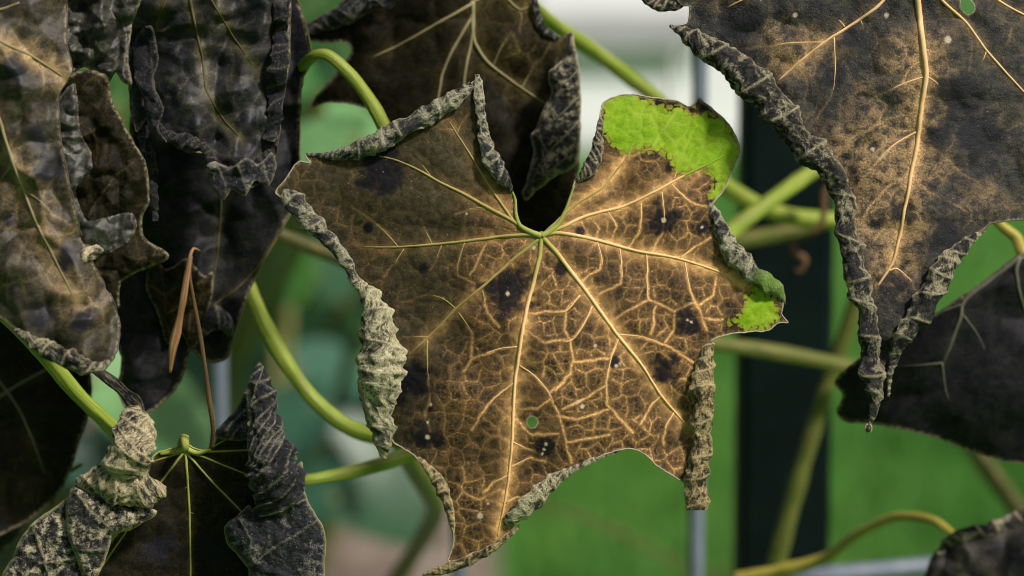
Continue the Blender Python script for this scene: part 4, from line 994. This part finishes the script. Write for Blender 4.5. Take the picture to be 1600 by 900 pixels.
Ef.blade([(892, 50), (880, 92), (858, 114), (862, 146), (851, 167), (838, 200), (830, 214), (834, 240), (823, 285), (817, 300), (822, 313), (835, 300), (868, 275), (895, 262), (905, 240), (907, 195), (906, 124), (898, 71)], M['u_dark'], step=2.6, name='folded_lobe', inflate=(26, 24), dz=-46, rim=M['rim_pale'], rim_r=.8)
for a in ([(905, 150), (880, 175), (862, 190), (835, 212)], [(904, 190), (880, 215), (855, 240), (838, 268), (826, 300)], [(902, 110), (885, 128), (868, 140)], [(900, 235), (870, 258), (838, 292)], [(866, 188), (858, 160)], [(856, 240), (846, 222), (842, 205)]):
    c = catmull(a, 4.0); de, _ = segdist(c[:, 0], c[:, 1], [(892, 50), (858, 114), (862, 146), (830, 214), (834, 240), (817, 300), (835, 300), (895, 262), (907, 195), (906, 124), (898, 71)], True)
    t_ = np.clip(de / 24, 0, 1); z = Ef.zq(c[:, 0], c[:, 1]) - 46 - 26 * np.sqrt(1 - (1 - t_)**2) - 1.2
    V, F, t, uv = tube_mesh(Ef.pts(c[:, 0], c[:, 1], z), np.linspace(1.8, .7, len(c)) * PXM, 6)
    link('vein', mesh_from(V, F, {'t': t}, uv), M['v_grey'], Ef.root)
Ef.roll([(835, -6, 5), (838, 20, 8), (846, 42, 8), (862, 56, 6), (874, 61, 2)], 1, M['u_black'], seed=5, dz=-4)
Ef.roll([(470, 52, 5), (500, 42, 12), (535, 24, 18), (575, 4, 22), (630, -20, 24)], 1, M['u_black'], seed=6, dz=-4, gap=1.6)

# ================================================================== LOWER LEFT LEAF
def z_f(x, y):
    return 30 * np.exp(-((x - 290) / 70.0)**2) + 20 * np.clip((y - 720) / 200, 0, 1)
Ff = Leaf('vine_leaf', 'lower left leaf whose two lobes have curled up into dusty cones', GRP, .602, z_f, (289, 708), 6, (6.0, 70.0, 2, 0.7))
Ff.cellsize = (30, 12); JF = (289, 706); Ff.quilt = 2
Ff.veins = [([JF, (291, 722), (296, 803), (298, 930)], 2.4, 1.4, [[(293, 760), (280, 770)], [(296, 800), (312, 806)]]), ([JF, (299, 716), (331, 752), (377, 799), (400, 830)], 2.3, 1.2, []), ([JF, (315, 713), (350, 727), (388, 742)], 2.0, 1.2, []), ([JF, (311, 706), (345, 705), (388, 703)], 2.2, 1.4, []),
            ([JF, (280, 716), (255, 748), (218, 800), (194, 834), (152, 896), (130, 930)], 2.2, 1.3, []), ([JF, (262, 714), (240, 720)], 2.0, 1.2, []), ([(325, 703), (340, 694), (355, 686)], 2.0, 1.0, [])]
Ff.blade([(246, 708), (262, 703), (276, 700), (289, 692), (302, 700), (318, 704), (331, 698), (342, 680), (385, 676), (425, 760), (440, 940), (110, 940), (170, 850), (215, 790), (232, 725)], M['olive'], step=2.8, tone=lambda x, y: .3 + 0 * x, netamt=.5, halo=3.5, wide_halo=10, rim=M['v_green'], rim_r=1.5, spots=[(330, 860, 30), (250, 860, 30)])
Ff.add_veins(M['v_green'])
Ff.stalk([(289, 704, -.0005), (289, 694, -.0025), (288, 686, .001), (287, 690, .012), (286, 720, .03)], [5.5, 8, 9, 9, 9], M['v_green'])
for a, r0 in (([(289, 700), (270, 706), (250, 709)], 5.0), ([(289, 700), (308, 708), (330, 702)], 5.0)):
    c = catmull(a, 3.0); V, F, t, uv = tube_mesh(Ff.pts(c[:, 0], c[:, 1], Ff.zq(c[:, 0], c[:, 1]) - 1.5), np.linspace(r0, 2.6, len(c)) * PXM, 8)
    link('vein', mesh_from(V, F, {'t': t * .2}, uv), M['v_green'], Ff.root)
def fold(leaf, poly, mat, dz, inf, veins=(), vm=None, r=1.8, name='curled_lobe', rim=None, step=2.6, label=None, **kw):
    sv, ss = leaf.veins, leaf.secs
    leaf.veins = []; leaf.secs = list(veins)
    o = leaf.blade(poly, mat, step=step, name=name, inflate=inf, dz=dz, rim=rim, rim_r=1.0, label=label, secw=.8, relief=(-6.0, .6), **kw)
    ol = catmull(poly, 4.0, True)
    for a in veins:
        c = catmull(a, 4.0); de, _ = segdist(c[:, 0], c[:, 1], ol, True)
        ins = inside(c[:, 0], c[:, 1], ol); de = np.where(ins, de, 0)
        t_ = np.clip(de / inf[1], 0, 1); z = leaf.z(c[:, 0], c[:, 1]) + dz - inf[0] * np.sqrt(1 - (1 - t_)**2) - .2
        V, F, t, uv = tube_mesh(leaf.pts(c[:, 0], c[:, 1], z), np.linspace(r, r * .45, len(c)) * PXM * .75, 6)
        link('vein', mesh_from(V, F, {'t': t}, uv), vm, o)
    leaf.veins, leaf.secs = sv, ss
    return o
VP, VG = M['v_pale'], M['v_green']
fold(Ff, [(107, 779), (78, 799), (51, 818), (31, 846), (19, 873), (4, 900), (0, 950), (150, 950), (140, 905), (124, 866), (110, 836), (110, 805)], M['u_scurf'], -26, (20, 26), [[(50, 820), (62, 850), (76, 900), (80, 940)], [(108, 806), (112, 840), (126, 880), (136, 930)], [(62, 880), (90, 878), (116, 872)]], VP, 2.0, rim=VG)
fold(Ff, [(117, 758), (106, 778), (103, 805), (106, 836), (118, 866), (134, 912), (152, 900), (169, 860), (177, 834), (203, 828), (226, 814), (243, 798), (181, 782), (122, 762)], M['u_scurf'], -44, (18, 22), [[(122, 770), (138, 796), (158, 812), (178, 830)], [(106, 790), (106, 830), (120, 860), (128, 890)], [(120, 858), (145, 860), (165, 858)]], VP, 2.0, rim=VP)
Ff.roll([(118, 752, 5), (136, 752, 18), (160, 752, 30), (190, 757, 37), (218, 766, 34), (242, 768, 25), (260, 768, 9)], 1, M['u_cream'], seed=11, lean=.7, gap=.8, bulge=.2, dz=-46, end=285, name='curled_lobe', flat=.6)
Ff.roll([(215, 627, 7), (212, 640, 20), (211, 656, 28), (208, 680, 36), (202, 704, 42), (200, 726, 42), (206, 748, 30)], -1, M['u_cream'], seed=12, lean=.5, gap=.7, bulge=.18, dz=-58, end=280, name='curled_lobe', flat=.6)
fold(Ff, [(385, 612), (366, 643), (338, 671), (336, 682), (358, 688), (390, 682)], M['u_black'], -4, (12, 16), [[(384, 640), (368, 655), (352, 672)], [(386, 660), (370, 672), (360, 684)]], VP, 1.3)
fold(Ff, [(470, 722), (476, 768), (486, 795), (502, 818), (509, 846), (506, 880), (500, 950), (392, 950), (389, 892), (373, 869), (356, 850), (352, 835), (353, 821), (372, 806), (389, 790), (400, 800), (445, 765)], M['u_black'], -24, (22, 26), [[(494, 812), (462, 836), (420, 860), (396, 880)], [(480, 780), (455, 788), (430, 800)], [(372, 808), (392, 842), (388, 870)]], VP, 1.7, rim=VP)
Ff.roll([(404, 565, 3), (406, 585, 14), (409, 612, 23), (412, 650, 27), (417, 690, 32), (426, 726, 42), (428, 752, 44), (422, 780, 34), (404, 806, 14)], 1, M['u_black'], seed=14, lean=1.2, gap=.75, bulge=.22, dz=-36, end=285, name='curled_lobe', flat=.62)
Ff.stalk([(140, 572, -.004), (165, 590, -.003), (185, 605, -.004), (200, 620, -.006), (213, 634, -.008), (218, 650, -.008)], [6, 8, 9, 8, 12, 8], M['u_dark'], name='lobe_tip', ridges=3)

# ================================================================== LEFT CLUSTER
# far black leaf behind everything
Kf = Leaf('vine_leaf', 'black hanging leaf with a pale margin vein behind the copper tendril', GRP, .635, lambda x, y: 30 * np.clip((y - 300) / 250, 0, 1), (330, 40), 7, (20.0, 120.0, 3, 0.5))
Kf.pleats = ((24, 60, -.2, 1.4), (10, 40, .9, 1.5))
Kf.cellsize = (50, 20)
Kf.veins = [([(470, 300), (447, 345), (405, 415), (365, 455), (320, 485), (285, 505)], 2.8, 1.8, []), ([(330, 40), (340, 180), (345, 330), (330, 470)], 2.6, 1.6, [])]
Kf.blade([(330, -60), (450, -20), (486, 76), (474, 120), (470, 160), (468, 247), (466, 290), (446, 348), (400, 432), (366, 520), (356, 556), (340, 566), (316, 562), (298, 548), (280, 600), (240, 640), (205, 650), (185, 610), (190, 560), (170, 500), (165, 400), (205, 300), (205, 150), (240, -40)], M['dark'], step=3.8, tone=lambda x, y: .3 + 0 * x, netamt=.6, rim=M['v_dim'], rim_r=1.3)
Kf.add_veins(M['v_dim'])
Kf.roll([(300, 545, 3), (310, 520, 14), (330, 500, 22), (352, 505, 16), (362, 525, 6)], 1, M['u_black'], seed=3, dz=-2)
# lower far left
Lf = Leaf('vine_leaf', 'shaded dark leaf at the far left edge behind the slanting green stem', GRP, .66, lambda x, y: 40 * np.clip((y - 640) / 180, 0, 1), (-40, 520), 8, (16.0, 110.0, 2, 0.8))
Lf.pleats = ((16, 50, .5, 1.3),)
Lf.cellsize = (50, 20)
Lf.veins = [([(-20, 632), (20, 606), (60, 584), (95, 562)], 3.4, 2.2, []), ([(-30, 560), (30, 640), (70, 740)], 3.0, 1.6, [])]
Lf.blade([(-60, 480), (0, 488), (40, 500), (90, 540), (140, 580), (140, 640), (124, 690), (100, 758), (62, 800), (20, 826), (-60, 850), (-120, 700)], M['olive'], step=4.0, tone=lambda x, y: .2 + 0 * x, netamt=.5, rim=M['rim'])
Lf.add_veins(M['v_grey'])
Lf2 = Leaf('vine_leaf', 'brown black leaf at the far left edge above the curled lobe, below the stem', GRP, .69, lambda x, y: 30 * np.clip((x - 20) / 60, 0, 1), (-30, 780), 12, (16.0, 110.0, 2, 0.8))
Lf2.veins = [([(-40, 800), (10, 800), (60, 780)], 3, 1.6, [])]
Lf2.blade([(-60, 690), (30, 700), (80, 720), (70, 780), (44, 812), (20, 850), (-60, 880)], M['blue'], step=4.0, tone=lambda x, y: .2 + 0 * x, rim=M['rim'])
# blue-black leaf
def z_j(x, y): return 45 * np.clip(np.abs(x - 325) / 120, 0, 1.2)**1.6 - 10 * np.clip(y / 250, 0, 1)
Jf = Leaf('vine_leaf', 'blue black crumpled leaf hanging at the top left beside the arching stem', GRP, .606, z_j, (292, -60), 9, (24.0, 85.0, 3, 0.6))
Jf.pleats = ((22, 44, .15, 1.2), (10, 34, 1.3, 1.6))
Jf.cellsize = (40, 15)
Jf.veins = [([(292, -60), (297, 0), (310, 60), (318, 105), (323, 143), (350, 187), (375, 215)], 3.2, 1.4, [[(322, 143), (312, 155), (300, 165)], [(335, 165), (350, 183), (366, 186)]]), ([(292, -60), (330, 0), (360, 50), (400, 110)], 2.2, 1.2, []), ([(292, -60), (250, 20), (235, 80), (228, 150)], 2.2, 1.2, [])]
Jf.blade([(292, -70), (400, -60), (450, -20), (454, 10), (453, 50), (452, 100), (441, 167), (436, 213), (424, 268), (395, 292), (362, 296), (332, 282), (324, 242), (293, 238), (260, 217), (244, 182), (228, 186), (212, 205), (202, 140), (198, 60), (206, -40)], M['blue'], step=3.2, tone=lambda x, y: .75 + 0 * x, netamt=1.0, rim=M['rim'])
Jf.add_veins(M['v_dim'])
Jf.roll([(448, -15, 10), (440, 15, 14), (437, 50, 13), (436, 80, 15), (434, 115, 17), (430, 150, 15), (428, 185, 13), (420, 220, 12)], 1, M['u_soot'], seed=5, lean=.6, dz=-12)
Jf.roll([(246, 190, 3), (262, 210, 9), (292, 222, 16), (318, 230, 9), (332, 254, 12), (350, 276, 22), (380, 272, 14), (405, 262, 19), (424, 230, 6)], -1, M['u_soot'], seed=6, lean=.5, dz=-4, gap=1.0, bulge=.2)
Jf.roll([(205, 140, 4), (210, 160, 9), (217, 185, 12), (226, 215, 12), (236, 250, 11), (240, 300, 9), (243, 345, 5)], -1, M['u_soot'], seed=7, lean=.5, dz=20)
fold(Jf, [(322, 262), (336, 252), (360, 262), (384, 246), (404, 256), (424, 238), (432, 262), (420, 290), (398, 282), (384, 306), (362, 296), (350, 312), (334, 298)], M['u_black'], -22, (12, 14), [[(340, 262), (352, 284), (352, 304)], [(372, 258), (380, 280), (386, 300)], [(410, 252), (414, 270), (420, 284)]], M['v_grey'], 1.5, name='torn_lobe')
fold(Jf, [(212, 60), (236, 40), (248, 90), (240, 130), (256, 168), (248, 200), (262, 222), (246, 214), (232, 190), (222, 150), (210, 120)], M['u_soot'], -14, (10, 12), [[(232, 60), (238, 110), (246, 160)]], M['v_grey'], 1.3, name='torn_lobe')
fold(Kf, [(236, 402), (262, 420), (292, 404), (318, 430), (334, 426), (330, 470), (316, 520), (298, 548), (282, 520), (262, 540), (246, 490), (228, 450)], M['olive'], -10, (16, 18), [[(290, 410), (296, 460), (296, 530)], [(296, 450), (318, 440)], [(294, 470), (262, 490)]], M['v_dim'], 2.0, name='torn_lobe', tone=lambda x, y: .7 + 0 * x)
# brown leaf at the left edge
def z_g(x, y): return 35 * np.clip(np.abs(x - 40 - 0.2 * (y - 250)) / 110, 0, 1.4)**1.5
Gf = Leaf('vine_leaf', 'grey brown leaf with straw coloured midrib filling the left edge', GRP, .578, z_g, (-60, -60), 10, (16.0, 110.0, 2, 0.7))
Gf.pleats = ((16, 52, -.35, 1.3), (7, 30, 1.2, 1.5))
Gf.cellsize = (44, 16)
Gf.veins = [([(-60, -40), (-25, 110), (0, 190), (20, 253), (36, 295), (58, 350), (84, 402), (118, 470)], 4.4, 1.6, [[(38, 298), (60, 312), (85, 335), (110, 352)], [(20, 256), (6, 275), (-10, 290)]]), ([(-60, 20), (0, 64), (43, 84), (72, 102), (100, 121)], 4.0, 1.6, [[(60, 95), (68, 120), (66, 145)]]), ([(-50, 20), (0, 15), (30, 4)], 3.5, 2, [])]
Gf.secs = [b for v in Gf.veins for b in v[3]]
def tone_g(x, y):
    d, _ = segdist(x, y, [(0, 64), (43, 84), (100, 121)]); d2, _ = segdist(x, y, [(20, 253), (58, 350), (118, 470)])
    return np.clip(.95 * np.exp(-(d / 26)**2) + .55 * np.exp(-(d2 / 45)**2) + .15 + .25 * fbm(x / 40, y / 40, 5, 3), 0, 1)
Gf.blade([(-80, -80), (40, -60), (100, -20), (104, 60), (112, 112), (92, 150), (96, 220), (112, 300), (128, 370), (150, 420), (178, 470), (188, 518), (178, 560), (150, 580), (112, 572), (78, 556), (40, 530), (0, 496), (-60, 470), (-140, 300)], M['brown'], step=3.2, tone=tone_g, rim=M['rim'], netamt=1.0, spots=[(75, 260, 28), (55, 210, 24), (20, 110, 26), (105, 400, 22), (60, 500, 26), (15, 345, 12), (130, 500, 22)], wide_halo=24)
Gf.add_veins(M['v_pale'])
Gf.roll([(20, 512, 4), (50, 532, 12), (85, 552, 18), (120, 566, 20), (150, 574, 13), (172, 566, 5)], -1, M['u_dark'], seed=4, lean=.4, dz=-2, gap=1.3, bulge=.2)
# folded olive lobe on it, and the grey crumple above
Hf = Leaf('vine_leaf', 'olive brown leaf folded over on itself with a thin yellow margin, beside the straw midrib', GRP, .590, lambda x, y: 0 * x, (120, 118), 11, (14.0, 70.0, 2, 1.0))
Hf.pleats = ((12, 34, .5, 1.3),)
Hf.cellsize = (40, 15)
fold(Hf, [(104, 124), (133, 110), (156, 114), (168, 124), (176, 158), (200, 207), (226, 253), (233, 297), (232, 318), (222, 340), (226, 372), (262, 396), (258, 408), (240, 414), (190, 440), (185, 480), (160, 470), (120, 400), (104, 330), (92, 250), (84, 180)], M['olive'], -8, (24, 34), [[(138, 338), (160, 300), (184, 272), (212, 250)], [(100, 210), (130, 212), (162, 196)], [(140, 200), (152, 222), (150, 260)]], M['v_dim'], 2.4, name='blade', rim=M['v_dim'], tone=lambda x, y: .4 + 0 * x)
fold(Hf, [(84, 180), (96, 148), (116, 130), (124, 160), (126, 200), (140, 230), (150, 262), (134, 276), (120, 300), (140, 340), (200, 330), (214, 352), (200, 380), (160, 400), (118, 380), (96, 260)], M['grey'], -26, (14, 22), [[(92, 190), (110, 196), (122, 190)], [(96, 212), (115, 216), (136, 212)], [(104, 240), (126, 232), (144, 238)]], M['v_pale'], 2.0, name='folded_lobe', tone=lambda x, y: .3 + 0 * x)
fold(Hf, [(110, 400), (130, 388), (150, 382), (162, 390), (150, 404), (128, 416), (112, 418)], M['u_cream'], -38, (12, 10), [], M['v_pale'], 1.4, name='torn_flap', label='small pale pinkish torn flap')
If = Leaf('vine_leaf', 'grey crumpled dry leaf at the top left between the brown and the blue black leaf', GRP, .596, lambda x, y: 0 * x, (150, -20), 13, (24.0, 70.0, 2, 1.0))
If.pleats = ((18, 30, .2, 1.4), (8, 24, 1.3, 1.5))
If.cellsize = (36, 14)
fold(If, [(60, -40), (220, -40), (206, 40), (200, 90), (206, 130), (192, 128), (180, 112), (170, 126), (150, 112), (132, 104), (112, 112), (100, 90), (66, 60), (52, 10)], M['grey'], -6, (20, 30), [[(170, 5), (190, 30), (198, 70), (192, 110)], [(140, 110), (140, 60), (160, 25)], [(100, 40), (80, 20), (60, 10)]], M['v_pale'], 2.2, name='blade', rim=M['rim'], tone=lambda x, y: .3 + 0 * x)
